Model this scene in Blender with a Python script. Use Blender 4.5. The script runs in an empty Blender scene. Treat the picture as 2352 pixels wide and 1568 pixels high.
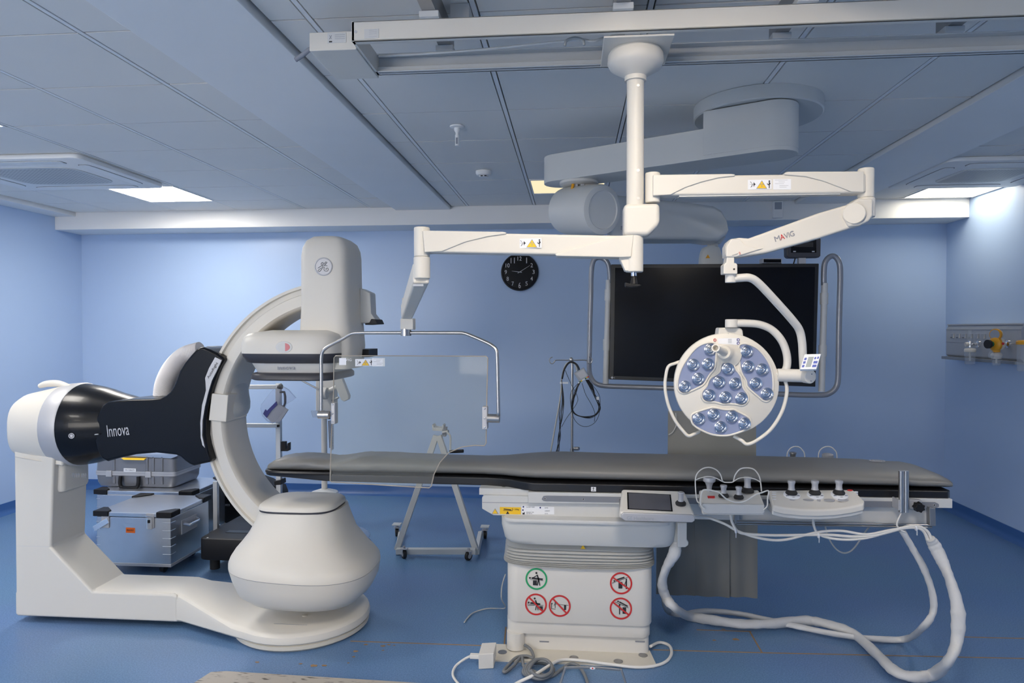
import bpy, bmesh, math, random
from mathutils import Vector, Matrix
random.seed(7)
C = bpy.context.scene.collection
PI = math.pi
# ------------------------------------------------------------------ camera model (24 mm lens, eye at 1.5 m)
F = 1568.0; EYE = 1.5
YAW = math.atan2(139, F); PIT = -math.atan2(27, F)
def _ray(u, v):
    x = (u-1176)/F; y = 1.0; z = -(v-784)/F
    y, z = y*math.cos(PIT)-z*math.sin(PIT), y*math.sin(PIT)+z*math.cos(PIT)
    return Vector((x*math.cos(YAW)-y*math.sin(YAW), x*math.sin(YAW)+y*math.cos(YAW), z))
def at(u, v, Y):
    r = _ray(u, v); k = Y/r.y; return Vector((r.x*k, Y, EYE+r.z*k))
def atz(u, v, Z):
    r = _ray(u, v); k = (Z-EYE)/r.z; return Vector((r.x*k, r.y*k, Z))
def atx(u, v, X):
    r = _ray(u, v); k = X/r.x; return Vector((X, r.y*k, EYE+r.z*k))
cd = bpy.data.cameras.new('camera'); cam = bpy.data.objects.new('camera', cd); C.objects.link(cam)
cd.sensor_width = 36; cd.lens = 24; cd.clip_start = 0.05; cd.clip_end = 60
cam.location = (0, 0, EYE); cam.rotation_euler = (PI/2+PIT, 0, YAW)
bpy.context.scene.camera = cam
# ------------------------------------------------------------------ materials
MT = {}
def mat(name, col, rough=.5, metal=0., spec=.5, coat=0., trans=0., ior=1.45, emit=None, es=0., bump=None, alpha=1.):
    m = bpy.data.materials.new(name); m.use_nodes = True
    n = m.node_tree.nodes; b = n['Principled BSDF']
    b.inputs['Base Color'].default_value = (*col, 1); b.inputs['Roughness'].default_value = rough
    b.inputs['Metallic'].default_value = metal; b.inputs['Specular IOR Level'].default_value = spec
    b.inputs['Coat Weight'].default_value = coat; b.inputs['Transmission Weight'].default_value = trans
    b.inputs['IOR'].default_value = ior; b.inputs['Coat Roughness'].default_value = .08
    if emit: b.inputs['Emission Color'].default_value = (*emit, 1); b.inputs['Emission Strength'].default_value = es
    # every surface gets a faint procedural variation
    L = m.node_tree.links
    tc = n.new('ShaderNodeTexCoord'); no = n.new('ShaderNodeTexNoise')
    sc, amt, bs = bump or (30, .03, .02)
    no.inputs['Scale'].default_value = sc; no.inputs['Detail'].default_value = 3
    L.new(tc.outputs['Object'], no.inputs['Vector'])
    mx = n.new('ShaderNodeMix'); mx.data_type = 'RGBA'
    mx.inputs[6].default_value = (*[c*(1-amt) for c in col], 1); mx.inputs[7].default_value = (*[min(1, c*(1+amt)) for c in col], 1)
    L.new(no.outputs['Fac'], mx.inputs[0]); L.new(mx.outputs[2], b.inputs['Base Color'])
    if bs:
        bp = n.new('ShaderNodeBump'); bp.inputs['Strength'].default_value = bs; bp.inputs['Distance'].default_value = .01
        L.new(no.outputs['Fac'], bp.inputs['Height']); L.new(bp.outputs['Normal'], b.inputs['Normal'])
    MT[name] = m; return m
mat('white', (.66, .635, .59), .4, bump=(8, .01, 0))
mat('cream', (.69, .655, .59), .42, coat=0., bump=(8, .01, 0))
mat('pale', (.58, .585, .57), .4, bump=(8, .01, 0))
mat('bellows', (.50, .50, .48), .55)
mat('plate', (.62, .58, .50), .45)
mat('label', (.80, .81, .84), .5); mat('ink', (.02, .02, .025), .6); mat('inkgrey', (.25, .26, .30), .6)
mat('yellow', (.85, .52, .02), .5); mat('red', (.55, .03, .03), .5); mat('green', (.02, .35, .13), .5); mat('orange', (1, .18, .01), .5)
mat('pink', (.62, .18, .2), .4); mat('navy', (.03, .03, .22), .4); mat('button_blue', (.05, .09, .42), .4)
mat('gloss_black', (.005, .006, .009), .27, spec=.22, coat=.10, bump=(8, .01, 0)); mat('black', (.012, .012, .014), .45, spec=.3); mat('rubber', (.02, .02, .022), .6)
mat('tray_black', (.012, .012, .014), .3); mat('charcoal', (.045, .045, .055), .4); mat('slot_grey', (.22, .23, .26), .4)
mat('silver', (.50, .50, .52), .5, .35); mat('steel', (.55, .52, .49), .28, 1.); mat('dull_steel', (.38, .375, .37), .42, .9)
mat('chrome', (.8, .8, .82), .08, 1.); mat('alu', (.66, .68, .72), .3, .95, bump=(14, .06, .05)); mat('alu_bar', (.6, .6, .59), .38, .85)
mat('grey_tube', (.30, .31, .34), .3, .3, coat=.3); mat('case_grey', (.23, .235, .26), .35, .3, coat=.2)
mat('cable_white', (.72, .70, .66), .45); mat('cable_grey', (.17, .18, .19), .45); mat('cable_black', (.012, .012, .015), .4)
mat('vinyl', (.205, .20, .19), .42, bump=(5, .05, .12)); mat('apron', (.26, .255, .235), .5, bump=(4, .06, .15))
mat('sleeve', (.62, .615, .61), .6, bump=(22, .05, .35)); mat('hose', (.80, .78, .78), .35)
mat('tile', (.82, .79, .74), .55, bump=(3, .02, .0)); mat('gap', (.05, .05, .055), .8); mat('tbar', (.84, .83, .82), .4)
mat('plaster', (.86, .85, .83), .5, bump=(2.5, .03, .05)); mat('plaster_white', (.84, .83, .81), .5, bump=(2.5, .02, .03))
mat('wall_blue', (.43, .56, .775), .36, bump=(1.5, .02, .03)); mat('base_blue', (.045, .125, .33), .35)
mat('screen', (.005, .005, .006), .16, spec=.25, coat=0., bump=(8, .01, 0)); mat('bezel', (.012, .013, .015), .35)
mat('lavender', (.25, .29, .44), .25, coat=.4); mat('lcd', (.30, .34, .35), .3)
mat('wood_edge', (.30, .19, .10), .7); mat('amber', (.75, .35, .02), .35); mat('gas_green', (.01, .16, .08), .35)
mat('panel_grey', (.36, .38, .42), .4, .2); mat('rail_white', (.60, .60, .59), .4)
def light_mat(name, col, s):
    m = bpy.data.materials.new(name); m.use_nodes = True; n = m.node_tree.nodes; n.clear()
    e = n.new('ShaderNodeEmission'); e.inputs[0].default_value = (*col, 1); e.inputs[1].default_value = s
    o = n.new('ShaderNodeOutputMaterial'); m.node_tree.links.new(e.outputs[0], o.inputs[0]); MT[name] = m
light_mat('lamp_cool', (1, .95, .88), 21.); light_mat('lamp_warm', (1, .88, .73), 37.); light_mat('lamp_back', (1, .9, .78), 12.); light_mat('lamp_dim', (1, .86, .55), .62); light_mat('lamp_far', (1, .93, .78), 5.); light_mat('lamp_side', (1, .93, .85), 13.); light_mat('daylight', (1, .95, .89), 7.)
def clear_mat(name, tint, haze, hc, rough=.03):
    m = bpy.data.materials.new(name); m.use_nodes = True; n = m.node_tree.nodes; L = m.node_tree.links; n.clear()
    t = n.new('ShaderNodeBsdfTransparent'); t.inputs[0].default_value = (*tint, 1)
    d = n.new('ShaderNodeBsdfDiffuse'); d.inputs[0].default_value = (*hc, 1)
    g = n.new('ShaderNodeBsdfGlossy'); g.inputs['Roughness'].default_value = rough
    lw = n.new('ShaderNodeLayerWeight'); pw = n.new('ShaderNodeMath'); pw.operation = 'POWER'; pw.inputs[1].default_value = 4; L.new(lw.outputs['Facing'], pw.inputs[0])
    f = n.new('ShaderNodeMath'); f.operation = 'MULTIPLY_ADD'; f.inputs[1].default_value = .5; f.inputs[2].default_value = .006; L.new(pw.outputs[0], f.inputs[0])
    a = n.new('ShaderNodeMixShader'); a.inputs[0].default_value = haze
    b = n.new('ShaderNodeMixShader'); o = n.new('ShaderNodeOutputMaterial')
    L.new(t.outputs[0], a.inputs[1]); L.new(d.outputs[0], a.inputs[2]); L.new(f.outputs[0], b.inputs[0])
    L.new(a.outputs[0], b.inputs[1]); L.new(g.outputs[0], b.inputs[2]); L.new(b.outputs[0], o.inputs[0]); MT[name] = m
clear_mat('lead_glass', (.93, .94, .92), .05, (.8, .8, .78)); clear_mat('clear', (.93, .94, .95), .2, (.8, .82, .85)); clear_mat('film', (.95, .95, .97), .07, (.75, .76, .85), .15)
mat('glass_edge', (.42, .36, .30), .2, 0, .8, bump=(8, .01, 0))
mat('lens', (.78, .79, .82), .14, 1., bump=(8, .01, 0))
# vinyl floor: flecked blue, welded seams added as geometry
m = bpy.data.materials.new('floor_vinyl'); m.use_nodes = True; n = m.node_tree.nodes; L = m.node_tree.links; b = n['Principled BSDF']
tc = n.new('ShaderNodeTexCoord'); a = n.new('ShaderNodeTexNoise'); a.inputs['Scale'].default_value = 160; a.inputs['Detail'].default_value = 2
c = n.new('ShaderNodeTexNoise'); c.inputs['Scale'].default_value = 1.2; c.inputs['Detail'].default_value = 4
r = n.new('ShaderNodeValToRGB'); r.color_ramp.elements[0].position = .35; r.color_ramp.elements[0].color = (.10, .20, .37, 1)
r.color_ramp.elements[1].position = .65; r.color_ramp.elements[1].color = (.165, .29, .50, 1)
v = n.new('ShaderNodeTexVoronoi'); v.inputs['Scale'].default_value = 3.3
vr = n.new('ShaderNodeValToRGB'); vr.color_ramp.elements[0].position = .012; vr.color_ramp.elements[0].color = (1, 1, 1, 1); vr.color_ramp.elements[1].position = .02; vr.color_ramp.elements[1].color = (0, 0, 0, 1)
mx = n.new('ShaderNodeMix'); mx.data_type = 'RGBA'; mx.blend_type = 'MULTIPLY'; mx.inputs[0].default_value = .25
m2 = n.new('ShaderNodeMix'); m2.data_type = 'RGBA'; m2.inputs[7].default_value = (.5, .55, .6, 1)
for t in (a, c, v): L.new(tc.outputs['Object'], t.inputs['Vector'])
L.new(a.outputs['Fac'], r.inputs[0]); L.new(r.outputs[0], mx.inputs[6]); L.new(c.outputs['Color'], mx.inputs[7])
L.new(v.outputs['Distance'], vr.inputs[0]); L.new(vr.outputs[0], m2.inputs[0]); L.new(mx.outputs[2], m2.inputs[6]); L.new(m2.outputs[2], b.inputs['Base Color'])
b.inputs['Roughness'].default_value = .33; b.inputs['Specular IOR Level'].default_value = .45; MT['floor'] = m
# streaked mat
m = bpy.data.materials.new('streaked'); m.use_nodes = True; n = m.node_tree.nodes; L = m.node_tree.links; b = n['Principled BSDF']
tc = n.new('ShaderNodeTexCoord'); mp = n.new('ShaderNodeMapping'); mp.inputs['Scale'].default_value = (18, 110, 20); a = n.new('ShaderNodeTexNoise'); a.inputs['Scale'].default_value = 1
r = n.new('ShaderNodeValToRGB'); r.color_ramp.elements[0].position = .30; r.color_ramp.elements[0].color = (.05, .045, .04, 1); r.color_ramp.elements[1].position = .40; r.color_ramp.elements[1].color = (.43, .39, .34, 1)
L.new(tc.outputs['Object'], mp.inputs[0]); L.new(mp.outputs[0], a.inputs['Vector']); L.new(a.outputs['Fac'], r.inputs[0]); L.new(r.outputs[0], b.inputs['Base Color']); b.inputs['Roughness'].default_value = .6; MT['streaked'] = m
# ------------------------------------------------------------------ objects
ORG = {}
def org(o): return ORG.get(o.name, Vector()) if o else Vector()
def tag(o, label, cat, group=None, kind=None):
    o['label'] = label; o['category'] = cat
    if group: o['group'] = group
    if kind: o['kind'] = kind
    return o
def thing(name, label, cat, loc=(0, 0, 0), group=None, rot=None):
    o = bpy.data.objects.new(name, None); C.objects.link(o); o.empty_display_size = .05
    o.location = loc; tag(o, label, cat, group)
    if rot is not None: o.rotation_euler = rot; ORG[o.name] = Vector()
    else: ORG[o.name] = Vector(loc)
    return o
def catmull(pts, k=6, closed=False):
    P = [Vector(p) for p in pts]; n = len(P); out = []
    if n < 3: return P
    for i in range(n if closed else n-1):
        g = lambda j: P[j % n] if closed else P[max(0, min(n-1, j))]
        a, b, c, d = g(i-1), g(i), g(i+1), g(i+2)
        for s in range(k):
            t = s/k
            out.append(.5*((2*b)+(c-a)*t+(2*a-5*b+4*c-d)*t*t+(3*b-a-3*c+d)*t**3))
    if not closed: out.append(P[-1])
    return out
class B:
    def __init__(s): s.bm = bmesh.new()
    def ring(s, pts): return [s.bm.verts.new(p) for p in pts]
    def skin(s, rings, closed=False, cap=True):
        R = [s.ring(r) for r in rings]; n = len(R[0])
        for i in range(len(R) if closed else len(R)-1):
            a, b = R[i], R[(i+1) % len(R)]
            for j in range(n):
                try: s.bm.faces.new((a[j], a[(j+1) % n], b[(j+1) % n], b[j]))
                except ValueError: pass
        if cap and not closed:
            s.bm.faces.new(list(reversed(R[0]))); s.bm.faces.new(R[-1])
        return s
    def box(s, x0, x1, y0, y1, z0, z1):
        return s.skin([[(x0, y0, z), (x1, y0, z), (x1, y1, z), (x0, y1, z)] for z in (z0, z1)])
    def obox(s, o, a, b, c):           # oriented box from a corner and three edge vectors
        o, a, b, c = map(Vector, (o, a, b, c)); return s.skin([[o+k, o+a+k, o+a+b+k, o+b+k] for k in (Vector(), c)])
    def rbox(s, x0, x1, y0, y1, z0, z1, r, n=5, e=0):   # box with rounded vertical corners, optional soft top/bottom
        def rr(k, q=0):
            R = r; pts = []
            for cx, cy, a0 in ((x1-R, y1-R, 0), (x0+R, y1-R, PI/2), (x0+R, y0+R, PI), (x1-R, y0+R, 1.5*PI)):
                for i in range(n+1):
                    a = a0+PI/2*i/n; pts.append((cx+(R-q)*math.cos(a), cy+(R-q)*math.sin(a), k))
            return pts
        if e: return s.skin([rr(z0, e), rr(z0+e*.3, e*.3), rr(z0+e), rr(z1-e), rr(z1-e*.3, e*.3), rr(z1, e)])
        return s.skin([rr(z0), rr(z1)])
    def frame(s, d):
        d = d.normalized(); a = Vector((0, 0, 1)) if abs(d.z) < .9 else Vector((1, 0, 0))
        u = d.cross(a).normalized(); return u, d.cross(u).normalized()
    def cyl(s, p0, p1, r, r2=None, n=24):
        p0, p1 = Vector(p0), Vector(p1); r2 = r if r2 is None else r2; u, w = s.frame(p1-p0)
        return s.skin([[p+(u*math.cos(t)+w*math.sin(t))*q for t in [2*PI*i/n for i in range(n)]] for p, q in ((p0, r), (p1, r2))])
    def lathe(s, prof, o, ax=(0, 0, 1), n=28, sc=(1, 1)):   # prof: (radius, distance along axis)
        o = Vector(o); ax = Vector(ax).normalized(); u, w = s.frame(ax)
        return s.skin([[o+ax*h+(u*math.cos(t)*sc[0]+w*math.sin(t)*sc[1])*max(q, 1e-4) for t in [2*PI*i/n for i in range(n)]] for q, h in prof])
    def tube(s, pts, r, n=10, closed=False, sm=True, k=6, flat=None):
        P = catmull(pts, k, closed) if sm else [Vector(p) for p in pts]; N = len(P); rings = []
        u = None
        for i in range(N):
            d = (P[(i+1) % N]-P[i-1]) if closed else (P[min(N-1, i+1)]-P[max(0, i-1)])
            if d.length < 1e-9: d = Vector((0, 0, 1))
            d.normalize()
            if u is None: u, w = s.frame(d)
            else: u = (u-d*u.dot(d)).normalized(); w = d.cross(u)
            rr = r(i/(N-1)) if callable(r) else r
            rings.append([P[i]+(u*math.cos(2*PI*j/n)+w*math.sin(2*PI*j/n))*rr for j in range(n)])
        return s.skin(rings, closed)
    def prism(s, pts, off):
        off = Vector(off); P = [Vector(p) for p in pts]; return s.skin([P, [p+off for p in P]])
    def pp(s, px, Y, dep=.001, sm=0, closed=True):   # outline seen on the plane at depth Y, real thickness dep behind it
        P = [at(u, v, Y) for u, v in px]
        if sm: P = catmull(P, sm, True)
        return s.prism(P, (0, dep, 0))
    def ball(s, c, rad, n=20, m=12):
        c = Vector(c); rad = Vector(rad) if hasattr(rad, '__len__') else Vector((rad,)*3)
        return s.skin([[c+Vector((rad.x*math.sin(a)*math.cos(t), rad.y*math.sin(a)*math.sin(t), rad.z*math.cos(a))) for t in [2*PI*i/n for i in range(n)]] for a in [max(.02, min(PI-.02, PI*j/m)) for j in range(m+1)]])
    def quad(s, a, b, c, d): s.bm.faces.new([s.bm.verts.new(Vector(p)) for p in (a, b, c, d)]); return s
    def build(s, name, m, parent=None, bev=0, seg=3, sub=0, ang=38, flat=False, loc=None):
        bm = s.bm; bmesh.ops.recalc_face_normals(bm, faces=bm.faces[:]); bm.normal_update()
        off = org(parent)
        if parent is None:
            if loc is None:
                vs = [v.co for v in bm.verts]; mn = [min(v[i] for v in vs) for i in range(3)]; mx = [max(v[i] for v in vs) for i in range(3)]
                loc = Vector(((mn[0]+mx[0])/2, (mn[1]+mx[1])/2, mn[2]))
            off = Vector(loc)
        bmesh.ops.translate(bm, verts=bm.verts[:], vec=-off)
        for f in bm.faces: f.smooth = not flat
        if not bev and not sub:
            for e in bm.edges:
                if len(e.link_faces) == 2 and e.calc_face_angle(0) > math.radians(ang): e.smooth = False
        me = bpy.data.meshes.new(name); bm.to_mesh(me); bm.free(); me.materials.append(MT[m])
        o = bpy.data.objects.new(name, me); C.objects.link(o)
        if parent: o.parent = parent; ORG[o.name] = off
        else: o.location = off; ORG[o.name] = off
        if bev:
            d = o.modifiers.new('bevel', 'BEVEL'); d.width = bev; d.segments = seg; d.limit_method = 'ANGLE'; d.angle_limit = math.radians(ang); d.harden_normals = True
        if sub: d = o.modifiers.new('subsurf', 'SUBSURF'); d.levels = d.render_levels = sub
        return o
def struct(name, b, m, **k):
    o = b.build(name, m, **k); o['kind'] = 'structure'; return o
def sup(x0, x1, y0, y1, z, e=2.6, n=40):
    cx, cy, a, b = (x0+x1)/2, (y0+y1)/2, (x1-x0)/2, (y1-y0)/2; out = []
    for i in range(n):
        t = 2*PI*i/n; c, s_ = math.cos(t), math.sin(t)
        out.append((cx+a*math.copysign(abs(c)**(2/e), c), cy+b*math.copysign(abs(s_)**(2/e), s_), z))
    return out
def text(name, s, o, ux, uy, w, h, m, parent, th=.0006):
    """lettering fitted into a w x h box centred on o in the plane (ux, uy)"""
    cu = bpy.data.curves.new(name, 'FONT'); cu.body = s; cu.align_x = 'CENTER'; cu.resolution_u = 3
    t = bpy.data.objects.new(name+'_src', cu); C.objects.link(t); bpy.context.view_layer.update()
    me = bpy.data.meshes.new_from_object(t.evaluated_get(bpy.context.evaluated_depsgraph_get()))
    bpy.data.objects.remove(t); bpy.data.curves.remove(cu)
    vs = [v.co.copy() for v in me.vertices]
    x0, x1 = min(v.x for v in vs), max(v.x for v in vs); y0, y1 = min(v.y for v in vs), max(v.y for v in vs)
    k = h/(y1-y0); kx = w/(x1-x0) if w else k
    ux, uy, o = Vector(ux).normalized(), Vector(uy).normalized(), Vector(o); nn = ux.cross(uy)
    for v in me.vertices: v.co = o+ux*(v.co.x-(x0+x1)/2)*kx+uy*(v.co.y-(y0+y1)/2)*k+nn*th-org(parent)
    me.materials.clear(); me.materials.append(MT[m])
    b = bmesh.new(); b.from_mesh(me)
    r = bmesh.ops.extrude_face_region(b, geom=b.faces[:]); bmesh.ops.translate(b, vec=-nn*th, verts=[g for g in r['geom'] if isinstance(g, bmesh.types.BMVert)])
    bmesh.ops.recalc_face_normals(b, faces=b.faces[:]); b.to_mesh(me); b.free()
    ob = bpy.data.objects.new(name, me); C.objects.link(ob); ob.parent = parent; ORG[ob.name] = org(parent); return ob
def textpx(name, s, u0, u1, v0, v1, Y, m, parent, dv=0):
    a, b, c = at(u0, (v0+v1)/2-dv/2, Y), at(u1, (v0+v1)/2+dv/2, Y), at((u0+u1)/2, (v0+v1)/2, Y)
    h = (at(u0, v0, Y)-at(u0, v1, Y)).length; d = (b-a)
    return text(name, s, c, d, Vector((-d.z, 0, d.x)), d.length, h, m, parent)
def copy_tree(o, parent=None):
    c = o.copy(); C.objects.link(c); c.parent = parent; ORG[c.name] = org(o)
    for ch in list(o.children): copy_tree(ch, c)
    return c
# ================================================================== ROOM
XL, XR, YB, YF, ZC = -4.6, 3.13, 6.05, -2.3, 2.54
YC = 5.72
struct('floor', B().box(XL, XR, YF, YB, -.05, 0), 'floor')
struct('wall_back', B().box(XL-.1, XR+.1, YB, YB+.1, 0, 2.7), 'wall_blue')
struct('wall_left', B().box(XL-.1, XL, YF, YB, 0, 2.7), 'wall_blue')
struct('wall_right', B().box(XR, XR+.1, YF, YB, 0, 2.7), 'wall_blue')
struct('wall_rear', B().box(XL-.1, XR+.1, YF-.1, YF, 0, 2.7), 'wall_blue')
def skirting(name, pts):      # coved vinyl skirting swept along the foot of a wall
    (x0, y0), (x1, y1), (nx, ny) = pts
    prof = [(0, 0), (.045, 0), (.043, .002), (.025, .008), (.012, .020), (.006, .04), (.004, .088), (0, .09)]
    b = B(); b.skin([[(x+nx*d, y+ny*d, z) for d, z in prof] for x, y in ((x0, y0), (x1, y1))]); return struct(name, b, 'base_blue')
skirting('baseboard_back', ((XL, YB), (XR, YB), (0, -1)))
skirting('baseboard_left', ((XL, YF), (XL, YB), (1, 0)))
skirting('baseboard_right', ((XR, YF), (XR, YB), (-1, 0)))
# floor seams and worn patches
for i, P in enumerate(([(805, 1472), (1158, 1484), (1162, 1440)], [(1500, 1492), (1720, 1498), (2352, 1512)], [(1750, 1498), (1722, 1450)], [(1600, 1446), (1725, 1450)], [(2190, 1462), (2352, 1466)])):
    b = B(); Q = [atz(u, v, 0) for u, v in P]
    for p, q in zip(Q, Q[1:]):
        d = (q-p).normalized(); s_ = Vector((-d.y, d.x, 0))*.0035; b.prism([p-s_, q-s_, q+s_, p+s_], (0, 0, .0012))
    struct('trim_%d' % (i+1), b, 'wood_edge')
b = B()
for u, v, r in ((880, 1483, 9), (893, 1480, 6), (905, 1482, 4), (840, 1480, 7), (817, 1495, 8), (812, 1508, 5), (722, 1528, 10), (745, 1528, 7), (690, 1524, 5), (880, 1493, 5), (1480, 1490, 5), (1662, 1445, 7), (1690, 1468, 10), (1640, 1470, 6), (800, 1522, 5), (590, 1520, 6)):
    c0 = atz(u, v, .0006); k = [random.uniform(.6, 1.2) for _ in range(9)]
    b.prism([c0+Vector((math.cos(2*PI*i/9)*r*.0018*k[i], math.sin(2*PI*i/9)*r*.0012*k[i], 0)) for i in range(9)], (0, 0, .0004))
struct('trim_9', b, 'wood_edge')
# suspended ceiling: backing, tiles, T-bars
struct('ceiling', B().box(XL-.1, XR+.1, YF-.1, YB+.1, ZC+.035, ZC+.12), 'gap')
def grid(y_lo, y_hi, off, p):
    ys = [y_hi]; y = off
    while y > y_hi: y -= p
    while y > y_lo: ys.append(y); y -= p
    return ys+[y_lo]
PANELS = [(-3.42, -2.88, 4.72, 5.29), (-.305, .235, 4.75, 5.23), (2.59, 3.12, 5.18, 5.66), (-3.44, -2.885, 2.785, 3.27)]
CASS = [(-3.95, -2.90, 3.79, 4.66), (2.25, 3.12, 4.34, 5.16)]
t_b, g_b = B(), B()
def tiles(xs, ys):
    for i in range(len(xs)-1):
        for j in range(len(ys)-1):
            x0, x1, y1, y0 = xs[i], xs[i+1], ys[j], ys[j+1]
            cx, cy = (x0+x1)/2, (y0+y1)/2
            if any(a-.02 < cx < b_+.02 and c_-.02 < cy < d_+.02 for a, b_, c_, d_ in PANELS): continue
            t_b.box(x0+.014, x1-.014, y0+.0045, y1-.0045, ZC+random.uniform(0, .002), ZC+.012)
    for x in xs[1:-1]: g_b.box(x-.009, x+.008, ys[-1], ys[0], ZC+.001, ZC+.02)
tiles([-4.4, -4.02, -3.45, -2.875, -2.295, -1.72, -1.5], grid(YF, YC, 5.30, .505))
tiles([-1.03, -.88, -.32, .25, .815, 1.38, 1.79], grid(YF, YC, 5.24, .50))
tiles([2.24, 2.58, XR], grid(YF, YC, 5.67, .52))
struct('ceiling', t_b, 'tile'); struct('trim_10', g_b, 'tbar')
# soffits, cornice, border
def slab(n, *a, m='plaster', bev=.004): return struct(n, B().box(*a), m, bev=bev)
slab('trim_11', -1.5, -1.03, YF, YC, ZC-.025, ZC+.03); slab('trim_12', 1.79, 2.24, YF, YC, ZC-.025, ZC+.03)
slab('trim_13', XL, XR, YC, YB, 2.39, ZC+.03, m='plaster_white')
slab('trim_14', XL, -4.40, YF, YC, ZC-.035, ZC+.03, m='plaster_white')
# recessed ceiling lights
def panel(x0, x1, y0, y1, label, m='lamp_cool', grp='recessed ceiling light panels'):
    t = thing('ceiling_light', label, 'ceiling light', ((x0+x1)/2, (y0+y1)/2, ZC-.004), grp); w = .012
    b = B().box(x0, x1, y0, y0+w, ZC-.004, ZC+.02).box(x0, x1, y1-w, y1, ZC-.004, ZC+.02).box(x0, x0+w, y0+w, y1-w, ZC-.004, ZC+.02).box(x1-w, x1, y0+w, y1-w, ZC-.004, ZC+.02)
    b.build('frame', 'plaster_white', t); B().box(x0+w, x1-w, y0+w, y1-w, ZC, ZC+.012).build('diffuser', m, t)
panel(*PANELS[0], 'bright square ceiling light panel at the left behind the air conditioner')
panel(*PANELS[1], 'ceiling light panel partly hidden behind the grey monitor boom', 'lamp_dim')
panel(*PANELS[3], 'ceiling light panel cut off by the left edge of the picture')
panel(*PANELS[2], 'ceiling light panel in the far right corner by the right wall', 'lamp_far')
for k, (x, y, m_) in enumerate(((-3.1, .6, 'lamp_cool'), (.25, .95, 'lamp_warm'), (-3.1, -1.3, 'lamp_back'), (-.2, -1.3, 'lamp_back'), (2.7, 2.0, 'lamp_side'))):
    panel(x-.26, x+.26, y-.26, y+.26, 'ceiling light panel outside the picture, over the near part of the room', m_)
# observation window in the wall behind the camera
def rwindow(n, x0, x1, z0, z1):
    b = B()
    for a in ((x0-.05, x1+.05, YF, YF+.03, z0-.05, z0), (x0-.05, x1+.05, YF, YF+.03, z1, z1+.05), (x0-.05, x0, YF, YF+.03, z0, z1), (x1, x1+.05, YF, YF+.03, z0, z1)): b.box(*a)
    f = b.build('window_%d' % n, 'plaster_white'); f['kind'] = 'structure'; B().box(x0, x1, YF, YF+.01, z0, z1).build('pane', 'daylight', f)
rwindow(1, -4.0, -1.7, .95, 2.1)
# ceiling cassettes
def cassette(x0, x1, y0, y1, label):
    t = thing('air_conditioner', label, 'air conditioner', ((x0+x1)/2, (y0+y1)/2, ZC-.03), 'square ceiling air conditioner cassettes')
    cx, cy = (x0+x1)/2, (y0+y1)/2
    B().rbox(x0, x1, y0, y1, ZC-.030, ZC-.0005, .05, e=.008).build('fascia', 'plaster_white', t)
    b = B(); m_ = .20; b.skin([sup(x0+m_, x1-m_, y0+m_, y1-m_, z, 5) for z in (ZC-.034, ZC-.02)]); g = b.build('grille', 'pale', t)
    b = B(); nx = 22; ny = 18
    for i in range(nx):
        for j in range(ny):
            X = x0+m_+.03+(x1-x0-2*m_-.06)*(i+.5*(j % 2)*0+.5)/nx; Y_ = y0+m_+.03+(y1-y0-2*m_-.06)*(j+.5)/ny
            b.quad((X-.007, Y_-.004, ZC-.0345), (X+.007, Y_-.004, ZC-.0345), (X+.007, Y_+.004, ZC-.0345), (X-.007, Y_+.004, ZC-.0345))
    b.build('grille_hole', 'inkgrey', g)['kind'] = 'stuff'
    for X0, X1, Y0, Y1 in ((x0+.16, x1-.16, y0+.055, y0+.13), (x0+.16, x1-.16, y1-.13, y1-.055), (x0+.055, x0+.13, y0+.16, y1-.16), (x1-.13, x1-.055, y0+.16, y1-.16)):
        v_ = B().skin([sup(X0, X1, Y0, Y1, z, 6) for z in (ZC-.0335, ZC-.026)]).build('air_flap', 'plaster_white', t)
        B().skin([sup(X0-.004, X1+.004, Y0-.004, Y1+.004, z, 6) for z in (ZC-.0308, ZC-.026)]).build('flap_gap', 'gap', v_)
cassette(*CASS[0], 'square ceiling air conditioner at the left edge beside the bright light panel')
cassette(*CASS[1], 'square ceiling air conditioner at the right edge with a dotted grille')
# sprinkler, smoke detector, wall sounder
p = atz(1050, 290, ZC); t = thing('sprinkler', 'white rod shaped sensor hanging from the ceiling above the clock', 'sensor', p)
B().lathe([(.038, 0), (.036, .006), (.016, .009), (.016, .02), (.008, .034), (.008, .045)], p, (0, 0, -1)).build('base', 'plaster_white', t)
B().cyl(p-Vector((0, 0, .045)), p-Vector((0, 0, .10)), .0105).build('probe', 'plaster_white', t)
B().box(p.x-.005, p.x+.005, p.y-.0115, p.y-.010, p.z-.092, p.z-.06).build('slot', 'inkgrey', t)
p = atz(1111, 393, ZC); t = thing('smoke_detector', 'round white smoke detector on the ceiling left of the monitor boom', 'smoke detector', p)
B().lathe([(.052, 0), (.052, .016), (.044, .028), (.03, .032), (.03, .04)], p, (0, 0, -1)).build('housing', 'plaster_white', t)
for dx in (-.016, .008): B().box(p.x+dx, p.x+dx+.014, p.y-.032, p.y-.028, p.z-.039, p.z-.033).build('vent', 'ink', t)
a, b_ = at(1776, 461, YC-.035), at(1799, 500, YC-.035); t = thing('alarm_sounder', 'small white box on the cornice behind the upper lamp arm', 'alarm sounder', ((a.x+b_.x)/2, YC, b_.z))
B().box(a.x, b_.x, YC-.035, YC, b_.z, a.z).build('housing', 'plaster_white', t, bev=.006); B().box(a.x+.012, b_.x-.012, YC-.037, YC-.034, (a.z+b_.z)/2, a.z-.012).build('grille', 'panel_grey', t)
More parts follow.
